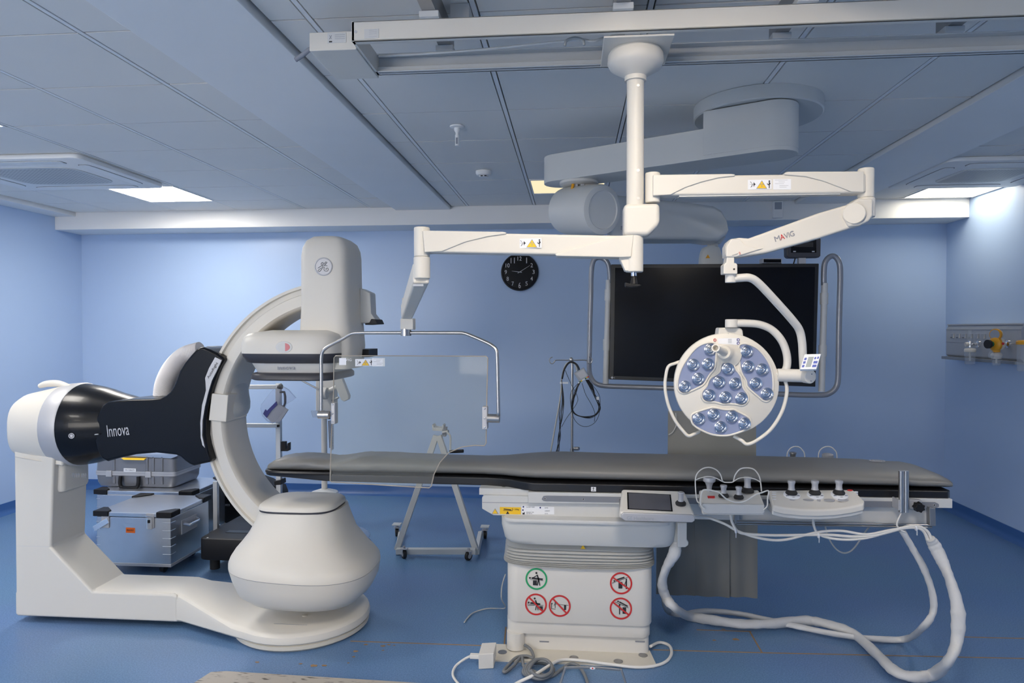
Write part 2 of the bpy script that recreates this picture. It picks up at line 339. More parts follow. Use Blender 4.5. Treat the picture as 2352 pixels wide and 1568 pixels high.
# ------------------------------------------------------------------ clock
p = at(1194, 625, YB); t = thing('wall_clock', 'round black wall clock with silver numerals on the blue back wall', 'clock', (p.x, YB, p.z)); R = .166; Yc = YB-.03
B().lathe([(R, 0), (R, .02), (R-.004, .03), (R-.014, .033), (R-.02, .026), (R-.0202, .004)], p, (0, -1, 0), 48).build('rim', 'black', t)
B().lathe([(R-.019, .018), (R-.019, .024)], p, (0, -1, 0), 48).build('face', 'screen', t)
for k in range(1, 13):
    a = PI/2-k*PI/6; rr = .123; h = {1: .05, 11: .05, 6: .05}.get(k, .036); w = .007 if k == 1 else .014*len(str(k))+(.008 if k > 9 else .006)
    text('numeral', str(k), (p.x+rr*math.cos(a), YB-.0245, p.z+rr*math.sin(a)*.96), (1, 0, 0), (0, 0, 1), w, h, 'silver', t)
for nm, ang, l, w in (('minute_hand', 32, .108, .004), ('hour_hand', 173, .07, .006)):
    a = math.radians(ang); d = Vector((math.cos(a), 0, math.sin(a))); s_ = Vector((-d.z, 0, d.x))*w/2; o = Vector((p.x, YB-.0275, p.z))
    B().prism([o-d*.02-s_, o+d*l-s_*.3, o+d*l+s_*.3, o-d*.02+s_], (0, .001, 0)).build(nm, 'silver', t)
# ------------------------------------------------------------------ wall gas rail (right wall)
y0, y1 = atx(2345, 790, XR-.1).y, atx(2173, 780, XR-.1).y; t = thing('gas_supply_rail', 'long grey medical supply rail with sockets on the right wall', 'wall rail', (XR, 5.4, 1.3))
B().prism([(XR, y0, 1.535), (XR-.085, y0, 1.535), (XR-.10, y0, 1.50), (XR-.10, y0, 1.30), (XR-.07, y0, 1.27), (XR, y0, 1.27)], (0, y1-y0, 0)).build('housing', 'panel_grey', t, bev=.003)
B().box(XR-.092, XR, y0, y1, 1.535, 1.545).build('top_edge', 'silver', t)
for z in (1.40, 1.50): B().box(XR-.1012, XR-.099, y0, y1, z-.0015, z+.0015).build('groove', 'inkgrey', t)
B().box(XR-.125, XR-.02, y0+.02, y1+.02, 1.262, 1.285).build('accessory_rail', 'dull_steel', t, bev=.003)
for k in range(6):
    yy = y1-.10-k*.082; s_ = B().box(XR-.1035, XR-.099, yy-.028, yy+.028, 1.43, 1.47).build('socket', 'panel_grey', t, bev=.002)
    B().prism([(XR-.107, yy-.022, 1.435), (XR-.107, yy-.010, 1.435), (XR-.107, yy-.022, 1.468)], (.003, 0, 0)).build('switch', 'white', s_)
    if k < 4:
        for d in (.004, .020): B().cyl((XR-.1072, yy+d, 1.438), (XR-.105, yy+d, 1.438), .003, n=8).build('pin_hole', 'ink', s_)
def flask(t, y, z, r, h, x=XR-.19, capm='white'):
    B().lathe([(r*.9, -h), (r, -h+.01), (r, 0), (r*1.02, .004)], (x, y, z)).build('jar', 'clear', t)
    B().lathe([(r*1.12, -.004), (r*1.15, .012), (r*1.0, .022), (.012, .026)], (x, y, z)).build('cap', capm, t)
    B().cyl((x, y, z-h*.75), (x, y, z), .006).build('dip_tube', 'cable_white', t)
# humidifier
Yh = atx(2249, 790, XR-.1).y; P = lambda u, v: at(u, v, Yh); c = P(2228, 807)
t = thing('oxygen_humidifier', 'clear flowmeter and humidifier jar, leftmost on the wall rail', 'humidifier', (c.x, Yh, P(2228, 836).z))
B().lathe([(.026, 0), (.024, .012), (.012, .016), (.010, .03)], (XR-.1, Yh, P(2249, 790).z), (-1, 0, 0)).build('probe', 'chrome', t)
B().cyl((XR-.125, Yh, P(2249, 790).z), P(2228, 790), .008).cyl(P(2228, 797), P(2228, 783), .014).build('valve_body', 'chrome', t)
B().cyl(P(2225, 790), P(2217, 791), .016).build('knob', 'white', t); B().cyl(P(2228, 783), P(2228, 758), .012).build('flow_tube', 'clear', t)
flask(t, Yh, c.z, .034, c.z-P(2228, 836).z, c.x)
# regulator
Yr = atx(2317, 790, XR-.1).y; P = lambda u, v: at(u, v, Yr); c = P(2289, 790)
t = thing('suction_regulator', 'orange and white vacuum regulator with gauge on the wall rail', 'regulator', (c.x, Yr, P(2289, 839).z)); aX = (-1, -.25, 0)
B().lathe([(.028, 0), (.026, .012), (.010, .018), (.010, .04)], (XR-.1, Yr, c.z), (-1, 0, 0)).build('probe', 'chrome', t)
B().cyl((XR-.13, Yr, c.z), P(2296, 790), .016).build('stem', 'amber', t)
bd = B().lathe([(.036, -.035), (.046, -.026), (.048, 0)], c, aX).build('body', 'white', t); B().cyl(c+Vector((.012, -.044, .004)), c+Vector((.012, -.052, .004)), .009).build('red_button', 'red', bd)
B().lathe([(.050, 0), (.050, .016), (.040, .028), (.022, .034)], c, aX).build('dial', 'amber', t)
B().lathe([(.018, .03), (.018, .055), (.022, .058)], c, aX).build('knob', 'gas_green', t); B().lathe([(.030, .058), (.031, .074)], c, aX).build('knob_rim', 'rubber', t)
B().cyl(P(2289, 781), P(2289, 776), .012).build('gauge_stem', 'white', t)
gx = P(2289, 768); g = B().lathe([(.034, -.02), (.038, 0)], gx, (-1, -.5, 0)).build('gauge_back', 'white', t); B().lathe([(.040, 0), (.040, .016), (.035, .018)], gx, (-1, -.5, 0)).build('gauge', 'amber', t); B().lathe([(.033, .0175), (.033, .0205)], gx, (-1, -.5, 0)).build('gauge_face', 'panel_grey', t)
B().cyl(P(2289, 803), P(2289, 808), .022).build('collar', 'amber', t); d_ = P(2289, 816); B().ball(d_, (.036, .036, .026)).build('dome', 'white', t); flask(t, Yr, P(2289, 822).z, .026, .05, d_.x)
B().ball(P(2277, 815), (.014, .026, .026)).build('float_trap', 'clear', t)
Yj = y0-.14; c = at(2355, 786, Yj); t = thing('suction_jar', 'clear suction jar with amber lid at the right edge of the picture', 'suction jar', (c.x, Yj, at(2355, 852, Yj).z)); flask(t, Yj, c.z-.01, .045, c.z-at(2355, 852, Yj).z-.01, c.x, 'amber')
B().cyl((XR, Yj, c.z), (c.x, Yj, c.z), .01).build('stem', 'chrome', t); B().cyl(c, at(2337, 785, Yj), .006).build('outlet', 'chrome', t)
# ================================================================== C-ARM MACHINE
g = thing('c_arm_machine', 'large white and black floor-mounted X-ray C-arm at the left of the table', 'X-ray machine', (-1.75, 3.36, 0))
cx, cy_, R = -1.37, 3.36, .335
# floor ring
B().lathe([(R-.02, 0), (R-.005, .012), (R-.005, .03)], (cx+.0, cy_, 0), n=56).build('floor_ring', 'plate', g)
# L arm: base boom (plan outline widening into the round end), swept in z with a falling top
yf, yb = 3.245, 3.50
out = [(-2.845, yf), (-1.965, yf)]
for i in range(0, 25):
    a = math.radians(-118+i*(236/24)); out.append((cx+R*math.cos(a), cy_+.0+R*math.sin(a)))
out += [(-1.93, yb), (-2.845, yb)]
def ztop(x, base=.176):
    if x < -2.0: return base
    if x > -1.62: return .085
    return base+(.085-base)*(x+2.0)/.38
def dens(o, n=6):
    r = []
    for i in range(len(o)):
        a, b_ = Vector(o[i]), Vector(o[(i+1) % len(o)]); k = max(1, int((b_-a).length/.05))
        r += [a+(b_-a)*j/k for j in range(k)]
    return r
out = dens(out); zb = .03
def inset(o, d):
    r = []; n = len(o)
    for i in range(n):
        t_ = (o[(i+1) % n]-o[i-1]).normalized(); r.append(o[i]+Vector((-t_.y, t_.x))*d)
    return r
bb = B(); rings = [[(p.x, p.y, zb) for p in inset(out, .012)], [(p.x, p.y, zb+.012) for p in out]]
for d, dz in ((0, .03), (.004, .014), (.014, .004), (.028, 0)): rings.append([(p.x, p.y, ztop(p.x)-dz) for p in inset(out, d)])
# flat-topped cap built as strips across the boom so the slope stays clean
bb.skin(rings, cap=False); bm = bb.bm
top = bm.verts[-len(out):] if False else None
bm.verts.ensure_lookup_table(); n = len(out); T = [bm.verts[i] for i in range(len(bm.verts)-n, len(bm.verts))]; Bt = [bm.verts[i] for i in range(n)]
bmesh.ops.triangle_fill(bm, edges=[e for i in range(n) for e in [bm.edges.get((T[i], T[(i+1) % n]))] if e], use_beauty=True)
bmesh.ops.triangle_fill(bm, edges=[e for i in range(n) for e in [bm.edges.get((Bt[i], Bt[(i+1) % n]))] if e], use_beauty=True)
bb.build('base_boom', 'cream', g, ang=30)
# upright with the sloping gusset
xs = [(-2.847, .03), (-2.847, .86), (-2.63, .86), (-2.652, .392), (-2.426, .171), (-2.0, .171), (-1.975, .163), (-1.975, .03)]
B().prism([(x, yf-.0015, z) for x, z in xs], (0, yb-yf-.002, 0)).build('upright', 'cream', g, bev=.012, seg=4)
B().box(-2.840, -2.66, yf-.0021, yf+.002, .3925, .3940).build('seam', 'pale', g)
for (u, v) in ((668, 1410), (740, 1395)): pass
p = atz(655, 1408, .0868); B().box(p.x-.004, p.x+.16, p.y-.12, p.y-.1185, .084, .0862).build('cover_joint', 'inkgrey', g)
p = atz(700, 1412, .088); B().lathe([(.014, -.004), (.014, .001)], p).build('cover_plug', 'plate', g)
# junction box under the pivot
a = at(133, 1075, 3.3); b_ = at(203, 1132, 3.3)
B().rbox(-2.70, at(203, 1100, 3.47).x, 3.28, 3.49, b_.z, a.z+.1, .03, e=.02).build('junction_box', 'cream', g)
textpx('rating_label', '|||||| ||||', 166, 198, 1087, 1096, 3.279, 'inkgrey', g)
# pivot: loft along X
yc, zc = 3.40, 1.0
def ringx(x, ry, rz, e=2.3, dz=0, dy=0, n=44):
    r = []
    for i in range(n):
        t_ = 2*PI*i/n; c, s_ = math.cos(t_), math.sin(t_)
        r.append((x, yc+dy+ry*math.copysign(abs(c)**(2/e), c), zc+dz+rz*math.copysign(abs(s_)**(2/e), s_)))
    return r
B().skin([ringx(-2.875, .08, .07, 2.6, -.01), ringx(-2.885, .125, .12, 2.8, -.01), ringx(-2.875, .165, .155, 2.8, -.01), ringx(-2.84, .19, .172, 2.6, -.005), ringx(-2.74, .205, .19, 2.3), ringx(-2.67, .213, .208, 2.1)]).build('pivot_cover', 'cream', g)
B().skin([ringx(-2.67, .214, .210, 2.05), ringx(-2.655, .219, .214, 2), ringx(-2.585, .224, .220, 2), ringx(-2.575, .219, .215, 2)]).build('pivot_ring', 'silver', g)
B().prism([(-2.845, yf-.004, .845), (-2.845, yf-.004, .9), (-2.6, yf+.02, .9), (-2.6, yf+.02, .80), (-2.72, yf-.004, .83)], (0, .25, 0)).build('neck_cover', 'cream', g, bev=.01)
B().tube([(-2.83, 3.40, 1.20), (-2.78, 3.39, 1.213), (-2.70, 3.37, 1.216), (-2.62, 3.35, 1.20)], lambda t_: .018*(1-.35*abs(2*t_-1)**2), n=14).build('top_handle', 'cream', g)
dome = B().skin([ringx(-2.578, .218, .214, 2), ringx(-2.55, .2165, .2115, 2), ringx(-2.50, .208, .203, 2), ringx(-2.44, .192, .188, 2), ringx(-2.38, .168, .168, 2.1), ringx(-2.31, .145, .15, 2.3), ringx(-2.24, .12, .13, 2.6)]).build('pivot_dome', 'gloss_black', g)
p = at(168, 1000, 3.20); b = B()
o = Vector((-2.49, 3.1915, p.z)); dn = Vector((.25, -1, 0)).normalized()
b.lathe([(.0135, -.003), (.0135, .002), (.0105, .002), (.0105, -.003)], o, dn); b.build('maker_badge', 'silver', dome); B().lathe([(.0065, -.003), (.0065, .002)], o, dn).build('badge_centre', 'silver', dome)
B().tube([at(204, 999, 3.245), at(226, 997, 3.222)], .003, sm=False).build('trim_slit', 'silver', dome)
# flat black arm flowing into the crescent
Yf = 3.235
arm = [(226, 945), (235, 930), (248, 922), (298, 917), (345, 916), (367, 915), (379, 909), (390, 900), (398, 887), (405, 870), (412, 851), (424, 832), (437, 816), (451, 801), (459, 797), (467, 797), (482, 803), (498, 811), (516, 824),
       (506, 840), (497, 860), (486, 893), (478, 925), (472, 960), (471, 1000), (475, 1022), (485, 1055), (484, 1061), (460, 1066), (444, 1070), (434, 1066), (424, 1059), (414, 1050), (403, 1045), (357, 1040), (310, 1044), (274, 1052), (246, 1060), (233, 1054), (223, 1038), (217, 1015), (215, 990), (218, 965)]
B().pp(arm, Yf, .25).build('swivel_arm', 'gloss_black', g, bev=.014, seg=4, ang=50)
sil = [(494, 820), (509, 827), (498, 850), (486, 875), (477, 905), (470, 935), (465, 965), (464, 1000), (470, 1028), (465, 1022), (461, 1005), (460, 970), (464, 930), (470, 908), (473, 896), (472, 878), (471, 868), (480, 845)]
st = B().pp(sil, Yf-.004, .008).build('trim_strip', 'silver', g)
a, b_ = at(479, 868, Yf-.005), at(500, 833, Yf-.005); d = b_-a
text('lettering', 'AutoRight', (a+b_)/2+Vector((-.002, 0, .0)), d, (-d.z, 0, d.x), d.length*1.02, .016, 'ink', st)
textpx('lettering', 'Innova', 246, 296, 974, 1001, Yf-.0015, 'silver', g, dv=-5)
# the upper second shell seen behind the arm
B().pp([(455, 803), (475, 795), (500, 796), (512, 800), (520, 812), (500, 840), (470, 830)], Yf+.16, .12).build('arm_back_shell', 'charcoal', g, bev=.006)
# corrugated hose
P = catmull([at(462, 806, 3.44), at(428, 816, 3.44), at(404, 836, 3.44), at(387, 862, 3.44), at(377, 890, 3.44), at(373, 925, 3.46)], 12); b = B(); rings = []
Q = []
for i in range(len(P)-1):
    for k in range(4): Q.append(P[i].lerp(P[i+1], k/4))
u = None
for i in range(1, len(Q)-1):
    d = (Q[i+1]-Q[i-1]).normalized(); u0, w0 = b.frame(Vector((0, 1, 0)));
    w = Vector((0, 1, 0)); s_ = d.cross(w).normalized(); r = .047+.0035*math.sin(i*PI/2*1.0) if i % 4 < 2 else .0435
    rings.append([Q[i]+(s_*math.cos(2*PI*j/22)+w*math.sin(2*PI*j/22))*r for j in range(22)])
b.skin(rings); b.build('corrugated_hose', 'hose', g, ang=60)
# C-arc: profile swept round the isocentre
ac = at(772, 966, 3.27); Ro = (at(772, 966, 3.27)-at(466, 966, 3.27)).length
prof = [(Ro, 3.27), (Ro-.014, 3.268), (Ro-.017, 3.285), (Ro-.040, 3.285), (Ro-.046, 3.270), (Ro-.098, 3.262), (Ro-.108, 3.272), (Ro-.112, 3.30), (Ro-.112, 3.50), (Ro-.10, 3.52), (Ro, 3.52)]
b = B(); rings = []
for i in range(0, 97):
    a = math.radians(86+i*(186/96)); rings.append([(ac.x+r*math.cos(a), y, ac.z+r*math.sin(a)) for r, y in prof])
b.skin(rings).build('c_arc', 'cream', g, ang=40)
# rotation motor block on the inner side of the arc
a0 = at(481, 905, 3.25); a1 = at(524, 968, 3.25)
blk = B().prism([at(486, 903, 3.25), at(524, 907, 3.25), at(519, 969, 3.25), at(479, 965, 3.25)], (0, .22, 0)).build('rotation_block', 'cream', g, bev=.004)
for u, v in ((529, 906), (543, 904), (524, 966), (538, 963)):
    p = atx(u, v, a1.x+.001); 
b = B(); b.skin([sup(at(x0, 900, 3.4).x, at(x1, 900, 3.4).x, 3.29, 3.52, at(520, v, 3.4).z, 2.4) for v, x0, x1 in ((866, 536, 546), (872, 528, 553), (890, 516, 557), (905, 505, 560), (925, 500, 564), (940, 500, 563), (952, 505, 557), (962, 515, 545), (966, 525, 535))]); b.build('motor_cover', 'pale', g)
b = B(); b.pp([(546, 830), (551, 835), (556, 866), (540, 905), (530, 900), (540, 860)], 3.42, .08).build('motor_bracket', 'white', g, bev=.008)
# detector column
b = B(); cols = []
X0, X1 = at(690, 640, 3.20).x-.015, -1.082
for z, ix, iy in ((1.31, 0, 0), (1.42, -.012, 0), (1.60, 0, 0), (1.86, .002, .0), (1.90, .006, .01), (1.935, .022, .025), (1.955, .05, .05), (1.962, .09, .09)):
    cols.append(sup(X0+ix, X1-ix+.012*(1.9-z), 3.19+iy, 3.50-iy*.4, z, 5))
b.skin(cols).build('detector_column', 'cream', g, ang=60)
Yd = 3.189; c0 = at(743, 612, Yd)
bd = B().lathe([(.044, 0), (.044, .002), (.041, .004), (.039, .004), (.038, .0015), (0, .0015)], c0, (0, -1, 0), 44)  .build('maker_badge', 'silver', g)
b = B(); k = .044/20
def sw(pts, r=.0016): b.tube([(c0.x+x*k, Yd-.003, c0.z+y*k*.95-.003) for x, y in pts], r, n=6)
sw([(-12, -2), (-8, 1), (-3, 4), (0, 8), (-2, 11), (-5, 8), (-3, 4), (2, 3), (6, 8), (8, 11), (5, 12), (3, 8), (4, 4), (9, 3)])
sw([(-3, 4), (-2, 0), (-5, -6), (-9, -10), (-12, -8), (-8, -4), (-2, -1), (3, -1)])
sw([(2, 0), (1, -5), (4, -9), (9, -9), (11, -5), (9, -2), (6, -4), (7, -6)]); b.build('monogram', 'dull_steel', bd)
# detector housing
def level(z, xl, xr, y0, y1, e=5): return sup(xl, xr, y0, y1, z, e)
zz = lambda v, Y=3.08: at(650, v, Y).z
xl = at(555, 800, 3.08).x-.035; xr = -1.105
B().skin([level(zz(812), xl, xr, 3.06, 3.58), level(zz(790), xl-.001, xr, 3.06, 3.58), level(zz(775), xl+.008, xr, 3.068, 3.57), level(zz(767), xl+.025, xr-.01, 3.085, 3.56), level(zz(763), xl+.05, xr-.03, 3.12, 3.52), level(zz(758), xl+.12, xr-.05, 3.17, 3.5)]).build('detector_housing', 'cream', g, ang=60)
B().skin([level(zz(835), xl+.035, xr-.01, 3.10, 3.54), level(zz(832), xl+.02, xr-.004, 3.075, 3.56), level(zz(818), xl+.004, xr, 3.062, 3.578), level(zz(812.3), xl+.002, xr, 3.061, 3.579)]).build('detector_band', 'charcoal', g, ang=60)
lo = B().skin([level(zz(858), xl+.062, xr-.035, 3.12, 3.52), level(zz(835), xl+.04, xr-.02, 3.095, 3.545)]).build('detector_face_ring', 'white', g)
B().skin([level(zz(875.5), xl+.045, xr-.03, 3.11, 3.53), level(zz(873), xl+.034, xr-.022, 3.10, 3.54), level(zz(863), xl+.034, xr-.022, 3.10, 3.54), level(zz(859), xl+.04, xr-.028, 3.108, 3.53), level(zz(857), xl+.055, xr-.035, 3.118, 3.52)]).build('collision_pad', 'charcoal', g, ang=60)
a = at(658, 844, 3.1035); text('lettering', 'Innova', a, (1, 0, .02), (0, .1, 1), .086, .020, 'inkgrey', lo)
B().box(-1.10, -1.035, 3.40, 3.56, 1.36, 1.40).build('rear_trim', 'black', g)
# side buttons (grey / red ellipse)
def oval(c, ux, uy, nn, w, h, nm='release_button'):
    ux, uy, nn = map(lambda q: Vector(q).normalized(), (ux, uy, nn)); E = lambda s_, z, a0=0, a1=2*PI, n=28: [c+ux*math.cos(a0+(a1-a0)*i/n)*w*s_+uy*math.sin(a0+(a1-a0)*i/n)*h*s_+nn*z for i in range(n+(a1-a0 < 6))]
    t = B().skin([E(1.35, -.002), E(1.3, .0012), E(1.02, .0012)]).build(nm, 'rail_white', g)
    B().prism(E(.97, .003, PI*.42, PI*1.58), -nn*.004).build('grey_half', 'pale', t); B().prism(E(.97, .0032, -PI*.42, PI*.42), -nn*.004).build('red_half', 'pink', t)
oval(at(652, 797, 3.059), (1, 0, 0), (0, 0, 1), (0, -1, 0), .030, .020)
oval(atx(799, 793, xr+.001), (0, 1, 0), (0, 0, 1), (1, 0, 0), .06, .020)
# hand grip bracket on the right of the column
b = B(); b.pp([(826, 661), (850, 672), (852, 720), (866, 738), (862, 744), (826, 742)], 3.40, .10).build('grip_bracket', 'pale', g, bev=.006)
B().pp([(852, 732), (862, 733), (867, 744), (838, 746), (838, 742), (848, 741)], 3.385, .13).build('grip', 'rubber', g, bev=.004)
# tube housing (source)
def srx(u): return at(u, 1300, 3.22).x if u < 695 else at(u, 1300, 3.31).x
L_ = [(.200, 625, 775, 3.21, 3.47), (.203, 598, 800, 3.14, 3.52), (.222, 570, 830, 3.07, 3.565), (.262, 550, 848, 3.025, 3.595), (.32, 538, 859, 3.005, 3.615), (.375, 532, 863, 2.99, 3.625),
      (.40, 532, 862, 2.992, 3.62), (.425, 536, 851, 3.003, 3.615), (.455, 544, 836, 3.025, 3.60), (.495, 556, 820, 3.06, 3.575), (.53, 567, 808, 3.092, 3.55), (.58, 577, 799, 3.12, 3.53), (.63, 587, 791, 3.14, 3.515), (.648, 590, 789, 3.145, 3.51)]
def tl(z): return (.022 if .25 < z < .43 else .012 if z < .5 else 0)
def lvl(z, a, b_, y0, y1, e=2.7): return [(x, y, q-(x-srx(695))*tl(z)*2.2) for x, y, q in sup(srx(a), srx(b_), y0, y1, z, e, 64)]
zB, zT = at(695, 1388, 3.2).z, at(675, 1182, 3.145).z; L_ = [(zB+(x[0]-.2)*(zT-zB)/.448,)+x[1:] for x in L_]
R1 = [lvl(*x) for x in L_[:6]]; R2 = [lvl(*x) for x in L_[5:]]
B().skin(R1).build('tube_housing_lower', 'cream', g, ang=60)
mid = Vector((srx(697), 3.31, 0)); sc1 = lambda r, k, dz: [(mid.x+(x-mid.x)*k, mid.y+(y-mid.y)*k, z+dz) for x, y, z in r]
B().skin([sc1(R1[-1], .994, -.002), sc1(R1[-1], .994, .004)]).build('housing_seam', 'inkgrey', g)
B().skin([sc1(R2[0], 1, .003)]+R2[1:]).build('tube_housing', 'cream', g, ang=60)
zt = zT
def cap(z, i, e=3.6): return sup(srx(592)+i, srx(784)-i, 3.145+i, 3.48-i, z, e, 56)
B().skin([cap(zt, .004), cap(zt+.010, .004)]).build('housing_band', 'charcoal', g)
B().skin([cap(zt+.010, .001), cap(zt+.024, .004), cap(zt+.033, .014), cap(zt+.038, .035), cap(zt+.041, .09)]).build('housing_top', 'cream', g, ang=60)
# ================================================================== EXAMINATION TABLE
t = thing('examination_table', 'white pedestal patient table with long black tabletop in the middle of the room', 'examination table', (.03, 3.33, 0))
B().prism([(-.415, 3.06, -.02), (-.395, 3.045, -.02), (.36, 3.045, -.02), (.375, 3.06, -.02), (.36, 3.2, -.02), (-.375, 3.2, -.02)], (0, 0, .028)).build('floor_plate', 'plate', t)
for u, v in ((1154, 1497), (1208, 1508), (1318, 1510), (1420, 1518), (1477, 1504)):
    p = atz(u, v, .009); B().lathe([(.021, 0), (.021, .001), (.017, .001), (.015, -.004)], p).build('bolt_hole', 'dull_steel', t)
B().rbox(-.285, .355, 3.165, 3.62, .008, .10, .03).build('plinth', 'white', t)
B().rbox(-.305, .36, 3.145, 3.64, .085, .155, .05, e=.006).build('skirt', 'white', t)
a0, a1 = at(1163, 1430, 3.14), at(1205, 1497, 3.14); B().rbox(a0.x, a1.x, 3.125, 3.30, .012, .09, .04).build('corner_cover', 'white', t)
for u in (1250, 1470): p = at(u, 1473, 3.164); B().box(p.x-.022, p.x+.022, 3.163, 3.17, p.z-.003, p.z+.003).build('slot', 'slot_grey', t)
B().rbox(-.303, .366, 3.13, 3.62, .145, .44, .055, 8, e=.008).build('pedestal_cover', 'white', t)
# bellows
zf = [at(1330, v, 3.11).z for v in (1300, 1235)]
b = B(); rings = []; n_f = 8; zl, zh = .405, .505
for i in range(n_f*4+1):
    f = i/(n_f*4); ph = (i % 4)
    o = (.0, .013, .016, .010)[ph]; z = zl+(zh-zl)*(f**1.5 if f > .4 else f*.632)
    sag = .012*(1-f)
    r = []
    for (x, y, zz_) in sup(-.31-o+.01*f, .368+o-.005*f, 3.125-o, 3.62+o, z, 7, 60): r.append((x, y, z+sag*((x-.03)/.34)**2-.000*x))
    rings.append(r)
rings.append(sup(-.285, .345, 3.15, 3.60, .535, 7, 60)); b.skin(rings).build('bellows', 'bellows', t, ang=50)
p = at(1339, 1254, 3.118); tr = lambda c, s_: [(c.x-s_, c.y, c.z-s_*.8), (c.x+s_, c.y, c.z-s_*.8), (c.x, c.y, c.z+s_*.9)]
B().prism(tr(Vector((p.x, 3.107, p.z)), .011), (0, .003, 0)).build('warning_sticker', 'yellow', t)
# turntable head
b = B(); b.skin([sup(-.27, .43, 3.10, 3.60, .522, 9, 72), sup(-.295, .45, 3.075, 3.62, .528, 10, 72), sup(-.312, .46, 3.065, 3.63, .55, 12, 72), sup(-.325, .465, 3.06, 3.63, .61, 14, 72), sup(-.325, .465, 3.06, 3.63, .645, 14, 72)]); b.build('head_cover', 'pale', t, ang=50)
B().rbox(-.31, .44, 3.045, 3.62, .632, .65, .05, e=.005).build('head_rim', 'rail_white', t)
B().rbox(.36, .50, 3.10, 3.5, .545, .645, .04, e=.01).build('head_end', 'pale', t); B().pp([(1556, 1200), (1578, 1200), (1578, 1240), (1582, 1245), (1581, 1252), (1574, 1257), (1556, 1257)], 3.08, .2).build('cable_bracket', 'pale', t, bev=.004)
# beams
B().pp([(1107, 1142), (1112, 1137), (1200, 1139), (2130, 1158), (2144, 1170), (2144, 1205), (1500, 1190), (1133, 1183), (1107, 1168)], 3.11, .38).build('float_beam', 'rail_white', t, bev=.003)
B().pp([(1108, 1153), (1213, 1154), (1213, 1155), (1108, 1154)], 3.109, .002).build('beam_groove', 'inkgrey', t)
B().pp([(1153, 1118), (1222, 1124), (1222, 1140), (1156, 1139)], 3.16, .3).build('top_guide', 'dull_steel', t)
B().pp([(1213, 1130), (2188, 1146), (2188, 1167), (1213, 1155)], 3.085, .44).build('side_rail', 'rail_white', t, bev=.003)
rs = B().pp([(1244, 1146), (1248, 1139), (1256, 1138), (2148, 1153), (2156, 1157), (2157, 1163), (2148, 1167), (1256, 1151), (1248, 1150)], 3.082, .006).build('accessory_slot', 'slot_grey', t)
for u, v in ((1252, 1144.5), (1340, 1146), (2055, 1157.5), (2146, 1159.5)):
    p = at(u, v, 3.082); B().lathe([(.005, 0), (.005, .001), (.003, .001), (.003, -.001)], p, (0, -1, 0), 14).build('screw', 'silver', rs)
# hanging steel rail
B().tube([at(1692, 1198, 3.07), at(2140, 1206, 3.07)], .0055, sm=False).tube([at(1692, 1203, 3.07), at(2140, 1211, 3.07)], .004, sm=False).build('cable_rail', 'steel', t)
B().pp([(1687, 1180), (1699, 1180), (1699, 1203), (1687, 1203)], 3.07, .02).pp([(2135, 1165), (2149, 1167), (2150, 1208), (2136, 1208)], 3.06, .03).build('rail_bracket', 'dull_steel', t, bev=.002)
# stickers on the beam
st = B().pp([(1148, 1164), (1196, 1165), (1196, 1181), (1148, 1180)], 3.1085, .002).build('load_sticker', 'yellow', t)
textpx('lettering', '< 200kg', 1179, 1192, 1168, 1172, 3.108, 'ink', st)
b = B().pp([(1156, 1171.5), (1176, 1172), (1176, 1173), (1156, 1172.5)], 3.1079, .001).pp([(1176, 1167), (1177, 1167), (1177, 1173), (1176, 1173)], 3.1079, .001); b.tube([at(1157, 1168.5, 3.108), at(1174, 1170.5, 3.108)], .0022, n=6, sm=False); b.build('pictogram', 'ink', st)
B().pp([(1162, 1180), (1166, 1173.5), (1170, 1180)], 3.1079, .001).build('pictogram', 'ink', st)
wt = B().pp([(1129, 1180), (1137, 1167), (1145, 1180)], 3.1085, .002).build('warning_triangle', 'inkgrey', t); B().pp([(1131, 1179), (1137, 1169), (1143, 1179)], 3.1078, .002).build('triangle_fill', 'yellow', wt)
st = B().pp([(1198, 1161), (1273, 1164), (1273, 1181), (1198, 1181)], 3.1085, .002).build('rating_label', 'label', t)
for u0, u1, v, s_ in ((1209, 1228, 1164, 'PATIENT TABLE'), (1209, 1226, 1176, '......... ....'), (1209, 1222, 1179, '.......'), (1251, 1259, 1166, 'S/ME'), (1251, 1263, 1173, 'XXXXX'), (1251, 1258, 1179, '2018')): textpx('lettering', s_, u0, u1, v-1.3, v+1.3, 3.108, 'inkgrey', st)
for u, v in ((1202, 1163.5), (1201, 1171), (1241, 1165.5)): B().lathe([(.0035, 0), (.0035, .001), (.0022, .001), (.0022, 0)], at(u, v, 3.108), (0, -1, 0), 14).build('symbol', 'navy', st)
B().pp([(1200, 1181), (1200, 1177), (1203, 1178), (1203, 1176), (1205, 1176), (1205, 1181)], 3.108, .001).build('symbol', 'ink', st)
# tabletop tray
pl = []
def trayp(z0, z1, d):
    out = [(-1.515, 3.30+d), (-1.505, 3.235+d), (-1.48, 3.215+d), (-1.19, 3.20+d), (-.66, 3.20+d), (-.40, 3.195+d), (-.30, 3.17+d), (-.22, 3.115+d), (-.17, 3.098+d), (1.62, 3.098+d), (1.64, 3.12+d), (1.64, 3.54-d), (1.62, 3.562-d), (-.17, 3.562-d), (-.22, 3.545-d), (-.30, 3.49-d), (-.40, 3.465-d), (-.66, 3.46-d), (-1.19, 3.46-d), (-1.48, 3.445-d), (-1.505, 3.425-d), (-1.515, 3.36-d)]
    return out
o = trayp(0, 0, 0); b = B()
def zlow(x): return .785 if x < -1.40 else (.785-.022*min(1, (x+1.40)/.25))
b.skin([[(x, y, zlow(x)) for x, y in o], [(x, y, .802 if x > -1.2 else .802+.0*(x)) for x, y in o]]); b.build('tabletop', 'tray_black', t, bev=.006)
